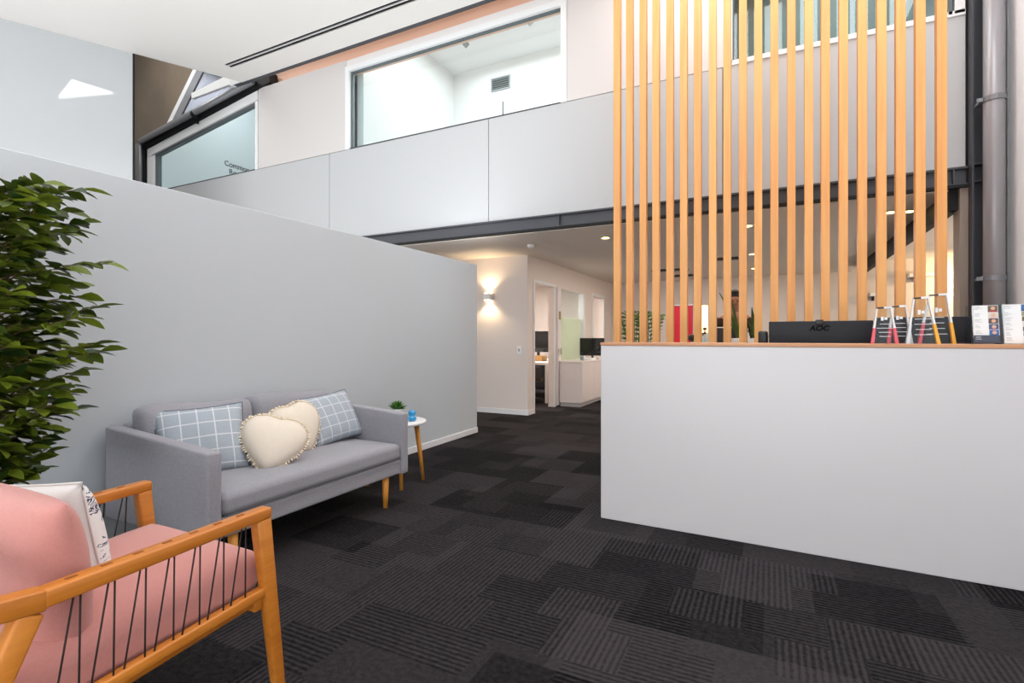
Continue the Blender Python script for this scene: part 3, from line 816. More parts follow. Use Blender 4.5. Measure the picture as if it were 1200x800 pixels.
# awards
def award(px0, px1, tx0, tx1, pyt, yl, label, lc, rcx, logo=True):
    xa, xb = cx_at(px0, yl), cx_at(px1, yl); xc = (xa + xb) / 2
    p = C(xc, yl); d = -SY * p.x + CY * p.y
    H = EYE + (HZ - pyt) / FPX * d - CH
    wb = (xb - xa) / 2; wt = (cx_at(tx1, yl) - cx_at(tx0, yl)) / 2
    sh = (cx_at(tx1, yl) + cx_at(tx0, yl)) / 2 - xc
    r = empty('glass_award', C(xc, yl, CH), CA, label, 'award', 'glass awards on the counter')
    T = .014
    obj('acrylic_body', poly_slab([[(-wb, 0), (wb, 0), (sh + wt, H - .008), (sh - wt, H - .008)]], -T, T, XZ), M['acryl'], r)
    for s_, c_ in ((-1, lc), (1, rcx)):
        e0, e1 = s_ * wb, sh + s_ * wt
        f = .42
        em = e0 + (e1 - e0) * f
        obj('side_facet', poly_slab([[(e0, 0), (e0 - s_ * .015, 0), (em - s_ * .011, H * f), (em, H * f)]], -T - .001, T + .001, XZ), c_, r)
        obj('clear_edge', poly_slab([[(em, H * f), (em - s_ * .009, H * f), (e1 - s_ * .005, H - .008), (e1, H - .008)]], -T - .001, T + .001, XZ), M['edge'], r)
    obj('top_facet', poly_slab([[(sh - wt, H - .012), (sh, H - .010), (sh - wt * .1, H - .003), (sh - wt, H - .005)]], -T - .002, T + .002, XZ), M['black'], r)
    obj('top_pale_facet', poly_slab([[(sh, H - .012), (sh + wt, H - .010), (sh + wt, H), (sh, H - .001)]], -T - .002, T + .002, XZ), M['edge'], r)  # pale half of the top facet
    # engraved emblem and illegible lines
    bm = nb()
    box(bm, sh - .014, sh - .002, -T - .002, -T - .0012, H * .62, H * .72); box(bm, sh + .001, sh + .014, -T - .002, -T - .0012, H * .64, H * .70)
    z = H * .52
    for i in range(4):
        wl = wb * random.uniform(.35, .62); box(bm, -wl, wl, -T - .002, -T - .0012, z, z + .0025); z -= H * .11
    obj('engraving', bm, M['edge'], r)
    return r
M['edge'] = mat('polished_edge', (232, 234, 236), .15)
M['rose'] = mat('rose_facet', (222, 86, 104), .15)
M['amber'] = mat('amber_facet', (240, 176, 40), .15)
M['smoke'] = mat('pale_facet', (206, 214, 220), .15)
award(1020, 1053, 1027, 1044, 359, .10, 'leftmost and smallest-looking clear glass award with rose side facets', M['rose'], M['rose'])
award(1039, 1069.5, 1045, 1061.5, 357.5, .19, 'short clear glass award standing second from the left, pale right edge', M['rose'], M['smoke'])
award(1061, 1102, 1070, 1087.5, 347.5, .10, 'tall clear glass award third from the left, amber foot on its right edge', M['smoke'], M['amber'])
award(1075, 1120, 1088.5, 1109.5, 344, .20, 'tallest clear glass award, rightmost, with rose left and amber right foot', M['rose'], M['amber'])

# card racks
def rack(px0, px1, pytop, n_white, label, gname, last_navy, word):
    yl = .12
    xa, xb = cx_at(px0, yl), cx_at(px1, yl); xc = (xa + xb) / 2; w_ = (xb - xa) / 2
    p = C(xc, yl); d = -SY * p.x + CY * p.y
    H = EYE + (HZ - pytop) / FPX * d - CH
    r = empty('card_rack', C(xc, yl, CH), CA, label, 'card holder', 'tiered card racks on the counter')
    obj('rack_side', B(-w_ - .002, -w_ + .001, -.03, .10, 0, H), M['acryl'], r)
    obj('rack_side', B(w_ - .001, w_ + .002, -.03, .10, 0, H), M['acryl'], r)
    obj('rack_back', B(-w_, w_, .10, .103, 0, H + .002), M['acryl'], r)
    obj('rack_base', B(-w_, w_, -.03, .10, 0, .003), M['acryl'], r)
    N = n_white + 1; step = (H - .05) / (N - 1)
    hues = [(60, 110, 170), (70, 90, 130), (96, 78, 76), (215, 205, 195), (110, 96, 70), (150, 150, 120)]
    order = ['bottom', 'second from the bottom', 'third from the bottom', 'fourth from the bottom', 'fifth from the bottom', 'sixth from the bottom', 'topmost']
    for i in range(N):
        navy = last_navy and i == 0
        c = empty('business_card', C(xc, yl + i * .006 - .02, CH + .0035 + i * step), CA,
                  ('navy' if navy else 'white') + ' business card in the ' + word + ' rack, ' + (order[i] if i < N - 1 else 'topmost') + ' tier', 'card', gname)
        h = .046 if i == N - 1 else step + .012
        obj('card', B(-w_ + .004, w_ - .004, 0, .006, 0, h), M['navy'] if navy else M['paper'], c)
        bm = nb()
        z = h - .008
        for q in range(3):
            wl = random.uniform(.012, .03); box(bm, -w_ + .012, -w_ + .012 + wl, -.0006, 0, z, z + .0013); z -= .006
        obj('print_lines', bm, M['vent'] if not navy else M['edge'], c)
        if not navy:
            bgm = mat('portrait_ground', hues[(i + n_white) % 6], .5)
            pt = obj('portrait', B(w_ - .042, w_ - .006, -.0008, 0, .004, h - .002), bgm, c)
            hd = nb(); tube(hd, [(w_ - .023, -.0008, h - .015), (w_ - .023, -.0014, h - .015)], .0085, 12); obj('portrait_face', hd, mat('portrait_skin', (222, 176, 150), .5), pt)
            hd = nb(); box(hd, w_ - .036, w_ - .010, -.0013, -.0008, .004, h - .026); obj('portrait_jacket', hd, mat('portrait_jacket', (random.choice((40, 180)), 50, 66), .5), pt)
rack(1138.5, 1171.5, 357.5, 5, 'clear tiered card rack standing left at the end of the counter', 'cards in the left rack', True, 'left')
rack(1174, 1212, 356, 6, 'clear tiered card rack standing against the right edge of the view', 'cards in the right rack', False, 'right')

# ================================================================== BEHIND THE SCREEN
# console
cn = empty('storage_console', (-.45, 5.95, 0), 0, 'tall white storage console behind the batten screen', 'cabinet')
obj('body', B(-.85, .95, -.18, .18, .06, 1.04), M['white_cab'], cn)
obj('plinth', B(-.83, .93, -.16, .16, 0, .06), M['dark_cab'], cn)
obj('console_top', B(-.87, .97, -.2, .2, 1.04, 1.06), M['white_cab'], cn)
for i in range(3): obj('door', B(-.84 + i * .6, -.26 + i * .6, -.196, -.18, .08, 1.02), M['white_cab'], cn)

def sword_plant(px, tops, label, nm='snake_plant', pot=.07, Y=5.93):
    p = onY(px, 395, Y)
    r = empty(nm, (p.x, Y, 1.06), 0, label, 'plant')
    ob = obj('pot', lathe(nb(), [(pot * .75, 0), (pot, .10), (pot * .92, .10), (pot * .9, .085)], n=20), M['white_plastic'], r, smooth=True)
    bm = nb()
    for tpx, tpy, wid in tops:
        t = onY(tpx, tpy, Y); tx = t.x - p.x; H = t.z - 1.06
        N_ = 7; L = []; Rr = []
        ph = random.uniform(-.6, .6)
        for i in range(N_ + 1):
            u = i / N_; cxx = tx * u ** 1.6 ; wz = wid * math.sin(math.pi * min(1, .18 + u * .82)) if u < 1 else 0
            yy = .03 * math.sin(ph) * u
            a = Vector((cxx - wz * math.cos(ph), yy - wz * math.sin(ph), .08 + (H - .08) * u)); b = Vector((cxx + wz * math.cos(ph), yy + wz * math.sin(ph), .08 + (H - .08) * u))
            m_ = Vector((cxx, yy + .008, .08 + (H - .08) * u))
            L.append((bm.verts.new(a), bm.verts.new(m_), bm.verts.new(b)))
        for i in range(N_):
            bm.faces.new((L[i][0], L[i][1], L[i + 1][1], L[i + 1][0])); bm.faces.new((L[i][1], L[i][2], L[i + 1][2], L[i + 1][1]))
    o = obj('leaves', bm, M['snake'], r, smooth=True)
    so_ = o.modifiers.new('solid', 'SOLIDIFY'); so_.thickness = .004
    return r
sword_plant(864, [(843, 343, .012), (857, 350, .014), (861, 362, .015), (868, 372, .012), (852, 372, .012), (872, 378, .012)], 'tall sword-leaved plant in front of the person behind the battens')
sword_plant(884, [(881, 360, .022), (885, 368, .02), (877, 376, .016), (893, 369, .015), (874, 386, .014), (889, 378, .016)], 'broad-leaved snake plant just left of the lettered monitor')

# sanitiser bottle
p = onY(826, 395, 5.93)
sb = empty('pump_bottle', (p.x, 5.93, 1.06), 0, 'small pale pump bottle with a dark head behind the battens', 'bottle')
obj('bottle_body', lathe(nb(), [(.03, 0), (.032, .01), (.032, .10), (.015, .13), (.012, .145)], n=18), mat('pale_bottle', (196, 210, 216), .25), sb, smooth=True)
obj('pump_head', lathe(nb(), [(.014, .146), (.014, .165), (.006, .166), (.006, .19), (.02, .192), (.02, .21), (.008, .214)], n=14), M['black'], sb, smooth=True)
p = onY(811, 395, 5.93)
wc = empty('desk_camera', (p.x, 5.93, 1.06), 0, 'small black and white ball-shaped camera beside the pump bottle', 'camera')
obj('stand', lathe(nb(), [(.035, 0), (.03, .012), (.012, .02), (.012, .06)], n=16), M['white_plastic'], wc, smooth=True)
obj('ball', lathe(nb(), [(.012, .06), (.034, .075), (.044, .10), (.034, .13), (.012, .142)], n=18), M['black'], wc, smooth=True)
# framed dark board behind the plants
p0, p1 = onY(837, 383, 6.35), onY(868, 383, 6.35)
sg = empty('office_chair', ((p0.x + p1.x) / 2, 6.40, 0), 0, 'black office chair back with a pale top edge in front of the person', 'chair')
hw = (p1.x - p0.x) / 2
obj('backrest', B(-hw, hw, -.03, .03, .62, p0.z - .012), M['black'], sg, bevel=.015)
obj('top_edge', B(-hw, hw, -.032, .032, p0.z - .012, p0.z), M['white_plastic'], sg, bevel=.004)
obj('seat', B(-hw - .02, hw + .02, .03, .44, .44, .52), M['black'], sg, bevel=.02)
bm = nb(); tube(bm, [(0, .22, .09), (0, .22, .44)], .025, 10); obj('gas_lift', bm, M['chrome'], sg, smooth=True)
bm = nb()
for i in range(5):
    a_ = 2 * math.pi * i / 5; bar(bm, (0, .22, .08), (.24 * math.cos(a_), .22 + .24 * math.sin(a_), .06), .03, .03)
    tube(bm, [(.24 * math.cos(a_) - .02, .22 + .24 * math.sin(a_), .025), (.24 * math.cos(a_) + .02, .22 + .24 * math.sin(a_), .025)], .025, 10)
obj('star_base', bm, M['black'], sg)

# red screens near the far wall
for a_, b_, y_, py_, lb in ((786, 797, 10.6, 358.5, 'tall glossy red banner at left, between the fifth and sixth battens'), (803, 812, 10.9, 358, 'narrower dark red banner to the right of the first red one')):
    p = onY(a_, py_, y_); q = onY(b_, py_, y_)
    r = empty('pull_up_banner', ((p.x + q.x) / 2, y_, 0), 0, lb, 'banner', 'red banners by the far wall'); h_ = (q.x - p.x) / 2
    obj('banner_sheet', B(-h_, h_, -.004, .004, .06, p.z), M['red'], r)
    obj('banner_base', B(-h_ - .02, h_ + .02, -.09, .09, 0, .06), M['chrome'], r, bevel=.01)
    obj('top_rail', B(-h_ - .01, h_ + .01, -.012, .012, p.z, p.z + .02), M['chrome'], r)
# floor lamp
p = onY(825, 358, 9.8); q = onY(828.5, 380, 9.8)
fl = empty('floor_lamp', (p.x, 9.8, 0), 0, 'tall cylindrical cream floor lamp glowing behind the battens', 'floor lamp')
rr = .065
obj('lamp_base', lathe(nb(), [(.14, 0), (.14, .02), (.02, .03), (.012, .05), (.012, 1.12)], n=20), M['black_steel'], fl, smooth=True)
obj('lamp_shade', lathe(nb(), [(rr, 1.25), (rr, p.z)], n=20), M['lampwhite'], fl, smooth=True)
obj('lamp_neck', lathe(nb(), [(.012, 1.12), (.03, 1.25)], n=12), M['black_steel'], fl)

# palm-like floor plants
def frond_plant(px, pytop, Y, label, nfr=13, spread=.34):
    p = onY(px, pytop, Y)
    r = empty('potted_palm', (p.x, Y, 0), 0, label, 'plant', 'floor plants in the office')
    obj('pot', lathe(nb(), [(.13, 0), (.17, .34), (.155, .34), (.15, .31)], n=22), M['white_plastic'], r, smooth=True)
    bm = nb(); lf = nb()
    for i in range(nfr):
        a_ = i * 2.4; tip = spread * random.uniform(.5, 1)
        pts = [Vector((math.cos(a_) * tip * (u ** 1.7), math.sin(a_) * tip * (u ** 1.7), .3 + (p.z - .3) * random.uniform(.97, 1) * (u - .12 * u ** 3) / .88)) for u in [j / 6 for j in range(7)]]
        tube(bm, pts, [.006] * 6 + [.002], 5)
        for j in range(2, 7):
            for k in range(3):
                q = pts[j - 1].lerp(pts[j], k / 3)
                for s_ in (-1, 1):
                    d = Vector((math.cos(a_ + s_ * 1.2), math.sin(a_ + s_ * 1.2), .35)).normalized() * .13
                    wv = Vector((0, 0, .012))
                    v = [lf.verts.new(q), lf.verts.new(q + d * .5 + wv), lf.verts.new(q + d), lf.verts.new(q + d * .5 - wv)]; lf.faces.new(v)
    obj('stems', bm, M['snake'], r); obj('fronds', lf, M['snake'], r)
frond_plant(744, 362, 7.4, 'green palm plant showing between the second and third battens')
frond_plant(760, 366, 8.3, 'darker palm plant farther back, showing between the third and fourth battens', 11, .3)

# white low cabinet by the glass
lc = empty('low_cabinet', (-3.03, 9.2, 0), 0, 'white low cabinet in front of the frosted glass', 'cabinet')
x0, x1 = WCX + .055 - (-3.03), .22
obj('body', B(x0, x1, -1.05, .9, .07, .74), M['white_cab'], lc)
obj('plinth', B(x0, x1 - .03, -1.02, .88, 0, .07), M['dark_cab'], lc)
obj('cabinet_top', B(x0, x1 + .01, -1.06, .91, .74, .762), M['white_cab'], lc)
for i in range(3): obj('door', B(x1, x1 + .012, -1.04 + i * .65, -.405 + i * .65, .08, .73), M['white_cab'], lc)
# monitor on cabinet
p = onY(695, 396, 9.35)
mm_ = empty('computer_monitor', (p.x - .02, 9.35, .762), R(0), 'black monitor standing on the low white cabinet', 'monitor')
obj('panel', B(-.24, .24, -.015, .015, .06, p.z - .762), M['screen'], mm_, bevel=.004)
obj('stand', B(-.02, .02, .015, .035, .01, .2), M['black'], mm_); obj('stand_foot', B(-.1, .1, -.06, .08, 0, .012), M['black'], mm_)
p = onY(688.5, 421, 8.6)
gl_ = empty('drinking_glass', (-2.95, 8.6, .762), 0, 'clear drinking glass on the low white cabinet', 'glass'); obj('tumbler', lathe(nb(), [(.03, 0), (.036, .13), (.033, .13), (.028, .01)], n=16), M['acryl'], gl_, smooth=True)
obj('water', lathe(nb(), [(.0275, .011), (.030, .07)], n=16), mat('water_grey', (150, 160, 164), .1), gl_)
pp = obj('paper_stack', B(-.1, .1, -.14, .14, 0, .035), M['paper'], loc=(-2.93, 8.9, .762)); tag(pp, 'white stack of papers beside the drinking glass', 'papers')

# small office through the first door
dk = empty('office_desk', (-4.25, 9.1, 0), 0, 'pale desk seen through the open office door', 'desk')
obj('desk_top', B(-.7, .75, -.75, .75, .68, .72), M['white_cab'], dk)
for sx2 in (-.65, .68):
    for sy2 in (-.7, .68): obj('leg', B(sx2, sx2 + .05, sy2, sy2 + .05, 0, .68), M['white_cab'], dk)
dm = empty('computer_monitor', (-4.1, 9.3, .72), R(0), 'black monitor on the desk in the small office', 'monitor')
obj('panel', B(-.32, .3, -.02, .02, .16, .57), M['screen'], dm, bevel=.004); obj('stand', B(-.025, .025, .0, .03, .012, .2), M['black'], dm); obj('stand_foot', B(-.11, .11, -.08, .08, 0, .012), M['black'], dm)
bx = empty('cardboard_tray', (-3.93, 8.95, .72), 0, 'open brown cardboard tray on the small office desk', 'box')
bm = nb(); box(bm, -.12, .12, -.1, .1, 0, .006); box(bm, -.12, .12, -.1, -.094, 0, .1); box(bm, -.12, .12, .094, .1, 0, .1); box(bm, -.12, -.114, -.1, .1, 0, .1); box(bm, .114, .12, -.1, .1, 0, .1)
obj('tray', bm, M['cardboard'], bx); obj('papers', B(-.1, .1, -.08, .08, .01, .08), M['paper'], bx)
oc = empty('office_chair', (-3.86, 8.42, 0), R(20), 'dark office chair pushed under the small office desk', 'chair')
obj('seat', B(-.22, .22, -.21, .21, .38, .45), mat('chair_fabric', (92, 80, 70), .9), oc, bevel=.025)
obj('backrest', B(-.2, .2, -.25, -.2, .42, .66), mat('chair_back_fabric', (60, 52, 48), .9), oc, bevel=.02)
bm = nb(); tube(bm, [(0, 0, .08), (0, 0, .38)], .022, 10); obj('gas_lift', bm, M['black'], oc)
bm = nb()
for i in range(5):
    a_ = 2 * math.pi * i / 5; bar(bm, (0, 0, .08), (.22 * math.cos(a_), .22 * math.sin(a_), .05), .03, .03); tube(bm, [(.22 * math.cos(a_) - .02, .22 * math.sin(a_), .025), (.22 * math.cos(a_) + .02, .22 * math.sin(a_), .025)], .025, 8)
obj('star_base', bm, M['black'], oc)
cb_ = empty('filing_cabinet', (-4.9, 10.6, 0), 0, 'dark filing cabinet deep in the small office under the desk line', 'cabinet')
obj('body', B(-.5, 1.3, 0, .5, 0, .66), M['vent_dark'], cb_)
for i in range(3): obj('drawer', B(-.48 + i * .6, .1 + i * .6, -.015, 0, .04, .64), M['black_steel'], cb_)

# stair-side shelf pieces on the far wall
for a_, b_, py_, lb in ((1063, 1096, 323, 'pale wall shelf seen under the stair bulkhead between the right battens'), (1018, 1031, 345, 'small pale wall ledge right of the black post')):
    p = onY(a_, py_, BY); q = onY(b_, py_, BY); h_ = (q.x - p.x) / 2
    r = empty('wall_shelf', ((p.x + q.x) / 2, BY, p.z), 0, lb, 'shelf')
    obj('board', B(-h_, h_, -.18, 0, -.04, .02), M['paper'], r); obj('bracket', B(-h_ * .5, -h_ * .5 + .02, -.15, 0, -.12, -.04), M['black_steel'], r)

# ------------------------------------------------------------------ person
def skin_mesh(name, joints, edges, m, parent, sub=2):
    me = bpy.data.meshes.new(name)
    me.from_pydata([j[0] for j in joints], edges, [])
    o = bpy.data.objects.new(name, me); COL.objects.link(o); o.parent = parent
    me.materials.append(m)
    s = o.modifiers.new('skin', 'SKIN')
    lay = me.skin_vertices[0].data if me.skin_vertices else None
    if lay is None:
        bpy.context.view_layer.objects.active = o
        lay = me.skin_vertices[0].data
    for i, j in enumerate(joints):
        rr_ = j[1]; lay[i].radius = rr_ if isinstance(rr_, tuple) else (rr_, rr_)
    lay[0].use_root = True
    s.use_smooth_shade = True
    sb_ = o.modifiers.new('sub', 'SUBSURF'); sb_.levels = sub; sb_.render_levels = sub
    return o
pe = empty('person', (-.40, 7.0, 0), R(6), 'person in dark brown clothes standing behind the battens, facing the counter', 'person')
J = [((0, 0, .95), (.15, .10)), ((0, 0, 1.12), (.13, .09)), ((0, 0, 1.30), (.16, .10)), ((0, 0, 1.42), (.12, .08)), ((0, 0, 1.48), (.055, .055)), ((0, -.01, 1.54), (.06, .065)), ((0, -.02, 1.62), (.078, .092)), ((0, -.015, 1.685), (.06, .075)),
     ((-.18, 0, 1.385), .06), ((-.24, 0, 1.12), .045), ((-.22, -.14, .93), .034), ((-.21, -.20, .87), (.03, .02)),
     ((.18, 0, 1.385), .06), ((.24, 0, 1.12), .045), ((.22, -.14, .93), .034), ((.21, -.20, .87), (.03, .02)),
     ((-.10, 0, .86), .095), ((-.11, -.01, .48), .06), ((-.11, .02, .08), .04), ((-.115, -.14, .03), (.04, .025)),
     ((.10, 0, .86), .095), ((.11, -.01, .48), .06), ((.11, .02, .08), .04), ((.115, -.14, .03), (.04, .025))]
E = [(0, 1), (1, 2), (2, 3), (3, 4), (4, 5), (5, 6), (6, 7), (3, 8), (8, 9), (9, 10), (10, 11), (3, 12), (12, 13), (13, 14), (14, 15), (0, 16), (16, 17), (17, 18), (18, 19), (0, 20), (20, 21), (21, 22), (22, 23)]
for s_, base in ((-1, 11), (1, 15)):
    for q in range(5):
        k0 = len(J); fx = s_ * (.21 + (q - 2) * .014)
        if q == (4 if s_ < 0 else 0):
            J += [((s_ * .185, -.225, .865), .009), ((s_ * .172, -.245, .84), .007)]
        else:
            J += [((fx, -.235, .845), .009), ((fx, -.26, .80 + abs(q - 2) * .006), .007)]
        E += [(base, k0), (k0, k0 + 1)]
skin_mesh('body', J, E, M['skin'], pe)
T_ = [((0, 0, .92), (.175, .125)), ((0, 0, 1.12), (.155, .11)), ((0, 0, 1.30), (.18, .12)), ((0, 0, 1.40), (.14, .095)), ((0, .0, 1.44), (.075, .07)),
      ((-.185, 0, 1.385), .075), ((-.245, 0, 1.12), .058), ((-.225, -.12, .96), .047), ((.185, 0, 1.385), .075), ((.245, 0, 1.12), .058), ((.225, -.12, .96), .047)]
skin_mesh('jumper', T_, [(0, 1), (1, 2), (2, 3), (3, 4), (3, 5), (5, 6), (6, 7), (3, 8), (8, 9), (9, 10)], M['cloth'], pe)
skin_mesh('trousers', [((0, 0, .93), (.165, .115)), ((-.10, 0, .84), .108), ((-.11, -.01, .48), .075), ((-.11, .02, .1), .06), ((.10, 0, .84), .108), ((.11, -.01, .48), .075), ((.11, .02, .1), .06)], [(0, 1), (1, 2), (2, 3), (0, 4), (4, 5), (5, 6)], M['trouser'], pe)
hb = nb(); bmesh.ops.create_uvsphere(hb, u_segments=20, v_segments=14, radius=1)
for v in hb.verts:
    x, y, z = v.co; f = 1.0
    if y < -.25 and z < .45: f = .72
    v.co = Vector((x * .095 * f, y * .112 * (f if y < 0 else 1) + .012, z * .12 + 1.655 - (.05 if (y > 0 and z < 0) else 0)))
obj('hair', hb, M['hair'], pe, smooth=True)
fb = nb()
for s_ in (-1, 1):
    bmesh.ops.create_uvsphere(fb, u_segments=8, v_segments=6, radius=.009, matrix=Matrix.Translation((s_ * .03, -.108, 1.62)))
obj('eyes', fb, M['black'], pe, smooth=True)
fb = nb(); bmesh.ops.create_cone(fb, cap_ends=True, segments=8, radius1=.014, radius2=.004, depth=.04, matrix=Matrix.Translation((0, -.115, 1.60)))
obj('nose', fb, M['skin'], pe, smooth=True)
fb = nb(); box(fb, -.022, .022, -.108, -.098, 1.568, 1.576); obj('mouth', fb, mat('lips', (140, 70, 66), .5), pe, bevel=.003)

# ================================================================== SOFA
def softbox(name, x0, x1, y0, y1, z0, z1, r, m, parent, puff=0.0, nseg=8, top_only=False, warp=None):
    """rounded, slightly puffed box"""
    bm = nb()
    bmesh.ops.create_cube(bm, size=2)
    bmesh.ops.subdivide_edges(bm, edges=bm.edges, cuts=nseg, use_grid_fill=True)
    cx, cy, cz = (x0 + x1) / 2, (y0 + y1) / 2, (z0 + z1) / 2
    hx, hy, hz = (x1 - x0) / 2, (y1 - y0) / 2, (z1 - z0) / 2
    def remap(t, h):
        # place grid lines densely near the edges
        s = -1 if t < 0 else 1; a = abs(t)
        inner = h - r
        return s * (inner * a / .78 if a < .78 else inner + r * (a - .78) / .22)
    for v in bm.verts:
        p = Vector((remap(v.co.x, hx), remap(v.co.y, hy), remap(v.co.z, hz)))
        q = Vector((max(-hx + r, min(hx - r, p.x)), max(-hy + r, min(hy - r, p.y)), max(-hz + r, min(hz - r, p.z))))
        d = p - q
        if d.length > 1e-6:
            m_ = max(abs(d.x), abs(d.y), abs(d.z)); d = d.normalized() * m_
        p = q + d
        if puff:
            ux, uy, uz = p.x / hx, p.y / hy, p.z / hz
            if hz <= hx and hz <= hy: p.z += (1 if p.z > 0 else (-0 if top_only else -1)) * puff * max(0, 1 - ux ** 4) * max(0, 1 - uy ** 4) * abs(uz)
            if hx < hz: p.x += (1 if p.x > 0 else -1) * puff * max(0, 1 - uy ** 4) * max(0, 1 - uz ** 4) * abs(ux)
        co = Vector((cx + p.x, cy + p.y, cz + p.z))
        if warp: co = warp(co)
        v.co = co
    return obj(name, bm, m, parent, smooth=True)

SX0, SX1 = -3.17, -2.30        # back .. front
SY0, SY1 = 1.47, 2.935         # left outer .. right outer
AW = .075
sf = empty('sofa', ((SX0 + SX1) / 2, (SY0 + SY1) / 2, 0), 0, 'light grey fabric sofa with thin arms against the grey wall', 'sofa')
ox, oy = sf.location.x, sf.location.y
def S(name, x0, x1, y0, y1, z0, z1, r, m, puff=0, **k):
    return softbox(name, x0 - ox, x1 - ox, y0 - oy, y1 - oy, z0, z1, r, m, sf, puff, **k)
S('base', SX0 + .02, SX1 - .015, SY0 + AW - .01, SY1 - AW + .01, .215, .315, .012, M['sofa'])
slope_arm = lambda co: Vector((co.x, co.y, co.z + (.03 * ((-co.x) / .43) if co.z > .4 else 0) - 0.0))
S('arm', SX0, SX1, SY0, SY0 + AW, .21, .665, .012, M['sofa'], warp=slope_arm)
S('arm', SX0, SX1, SY1 - AW, SY1, .21, .665, .012, M['sofa'], warp=slope_arm)
S('back_frame', SX0, SX0 + .10, SY0 + AW, SY1 - AW, .315, .70, .02, M['sofa'])
sc2 = S('seat_cushion', SX0 + .10, SX1 + .0, SY0 + AW + .004, SY1 - AW - .004, .317, .428, .03, M['sofa'], puff=.018, top_only=True)
bm = nb(); bar(bm, (SX1 - ox + .003, SY0 + AW - oy + .02, .324), (SX1 - ox + .003, SY1 - AW - oy - .02, .324), .006, .006); obj('seam', bm, M['sofa_seam'], sc2)
bl = math.radians(12)
midy = (SY0 + SY1) / 2
for a_, b_ in ((SY0 + AW + .005, midy - .004), (midy + .004, SY1 - AW - .005)):
    wv = lambda co: Vector((co.x - (co.z - .44) * .20, co.y, co.z + .012 * math.sin(co.y * 9)))
    q = S('back_cushion', SX0 + .125, SX0 + .275, a_, b_, .435, .785, .045, M['sofa'], puff=.02, warp=wv)
for lx, ly in ((-2.36, SY0 + .17), (-2.36, SY1 - .175), (-3.1, SY0 + .17), (-3.1, SY1 - .175)):
    bm = nb(); tube(bm, [(lx - ox, ly - oy, .0), (lx - ox, ly - oy, .216)], [.016, .024], 14); obj('leg', bm, M['legwood'], sf, smooth=True)

# cushions -----------------------------------------------------------------
def pillow_mesh(w_, h_, t_, n_=22, ear=.05):
    bm = nb(); uvl = bm.loops.layers.uv.new('UVMap')
    g = {}
    for s_ in (1, -1):
        for i in range(n_ + 1):
            for j in range(n_ + 1):
                u = i / n_ * 2 - 1; v = j / n_ * 2 - 1
                edge = (i in (0, n_)) or (j in (0, n_))
                if edge and (1, i, j) in g and s_ == -1: g[(s_, i, j)] = g[(1, i, j)]; continue
                pin = 1 - ear * (1 - v * v) * abs(u) ** 3; pin2 = 1 - ear * (1 - u * u) * abs(v) ** 3
                x = u * w_ / 2 * pin; z = v * h_ / 2 * pin2
                th = t_ / 2 * (max(0, 1 - abs(u) ** 2.6) * max(0, 1 - abs(v) ** 2.6)) ** .5
                th += .004 * math.sin(u * 7 + v * 3) * (1 - abs(u)) * (1 - abs(v))
                g[(s_, i, j)] = bm.verts.new((x, -s_ * th, z))
    for s_ in (1, -1):
        for i in range(n_):
            for j in range(n_):
                ks = [(i, j), (i + 1, j), (i + 1, j + 1), (i, j + 1)]
                if s_ < 0: ks = ks[::-1]
                f = bm.faces.new([g[(s_, a, b)] for a, b in ks])
                for lp, (a, b) in zip(f.loops, ks): lp[uvl].uv = (a / n_, b / n_)
    return bm

def place(o, loc, out, up_tilt, roll=0):
    """stand a pillow: local -Y faces direction 'out' (angle about Z from -Y), tilt back, roll"""
    o.rotation_mode = 'XYZ'
    mt = Matrix.Rotation(out, 4, 'Z') @ Matrix.Rotation(up_tilt, 4, 'X') @ Matrix.Rotation(roll, 4, 'Y')
    o.matrix_world = Matrix.Translation(loc) @ mt

def edge_piping(w_, h_, ear, m, parent, r_=.004):
    bm = nb(); pts = []
    N_ = 14
    for side in range(4):
        for i in range(N_):
            t = i / N_ * 2 - 1
            u, v = [(t, -1), (1, t), (-t, 1), (-1, -t)][side]
            pin = 1 - ear * (1 - v * v) * abs(u) ** 3; pin2 = 1 - ear * (1 - u * u) * abs(v) ** 3
            pts.append(Vector((u * w_ / 2 * pin, 0, v * h_ / 2 * pin2)))
    pts.append(pts[0]); tube(bm, pts, r_, 6, cap=False)
    return obj('piping', bm, m, parent, smooth=True)

M['pipe_blue'] = mat('slate_piping', (84, 92, 104), .8)
def check_cushion(loc, out, tilt, roll, label, w_=.45, h_=.33):
    o = obj('cushion', pillow_mesh(w_, h_, .15, ear=.06), M['plaid'], smooth=True)
    tag(o, label, 'cushion', 'check cushions on the sofa')
    edge_piping(w_, h_, .06, M['pipe_blue'], o)
    place(o, loc, out, tilt, roll)
    return o
# faces +X: local -Y -> +X means rotate +90deg about Z
check_cushion(Vector((-2.80, 1.765, .60)), R(62), R(-28), R(-3), 'blue-grey windowpane check cushion leaning at the left end of the sofa', .44, .40)
check_cushion(Vector((-2.765, 2.665, .605)), R(86), R(-28), R(-5), 'blue-grey windowpane check cushion leaning at the right end of the sofa', .43, .36)

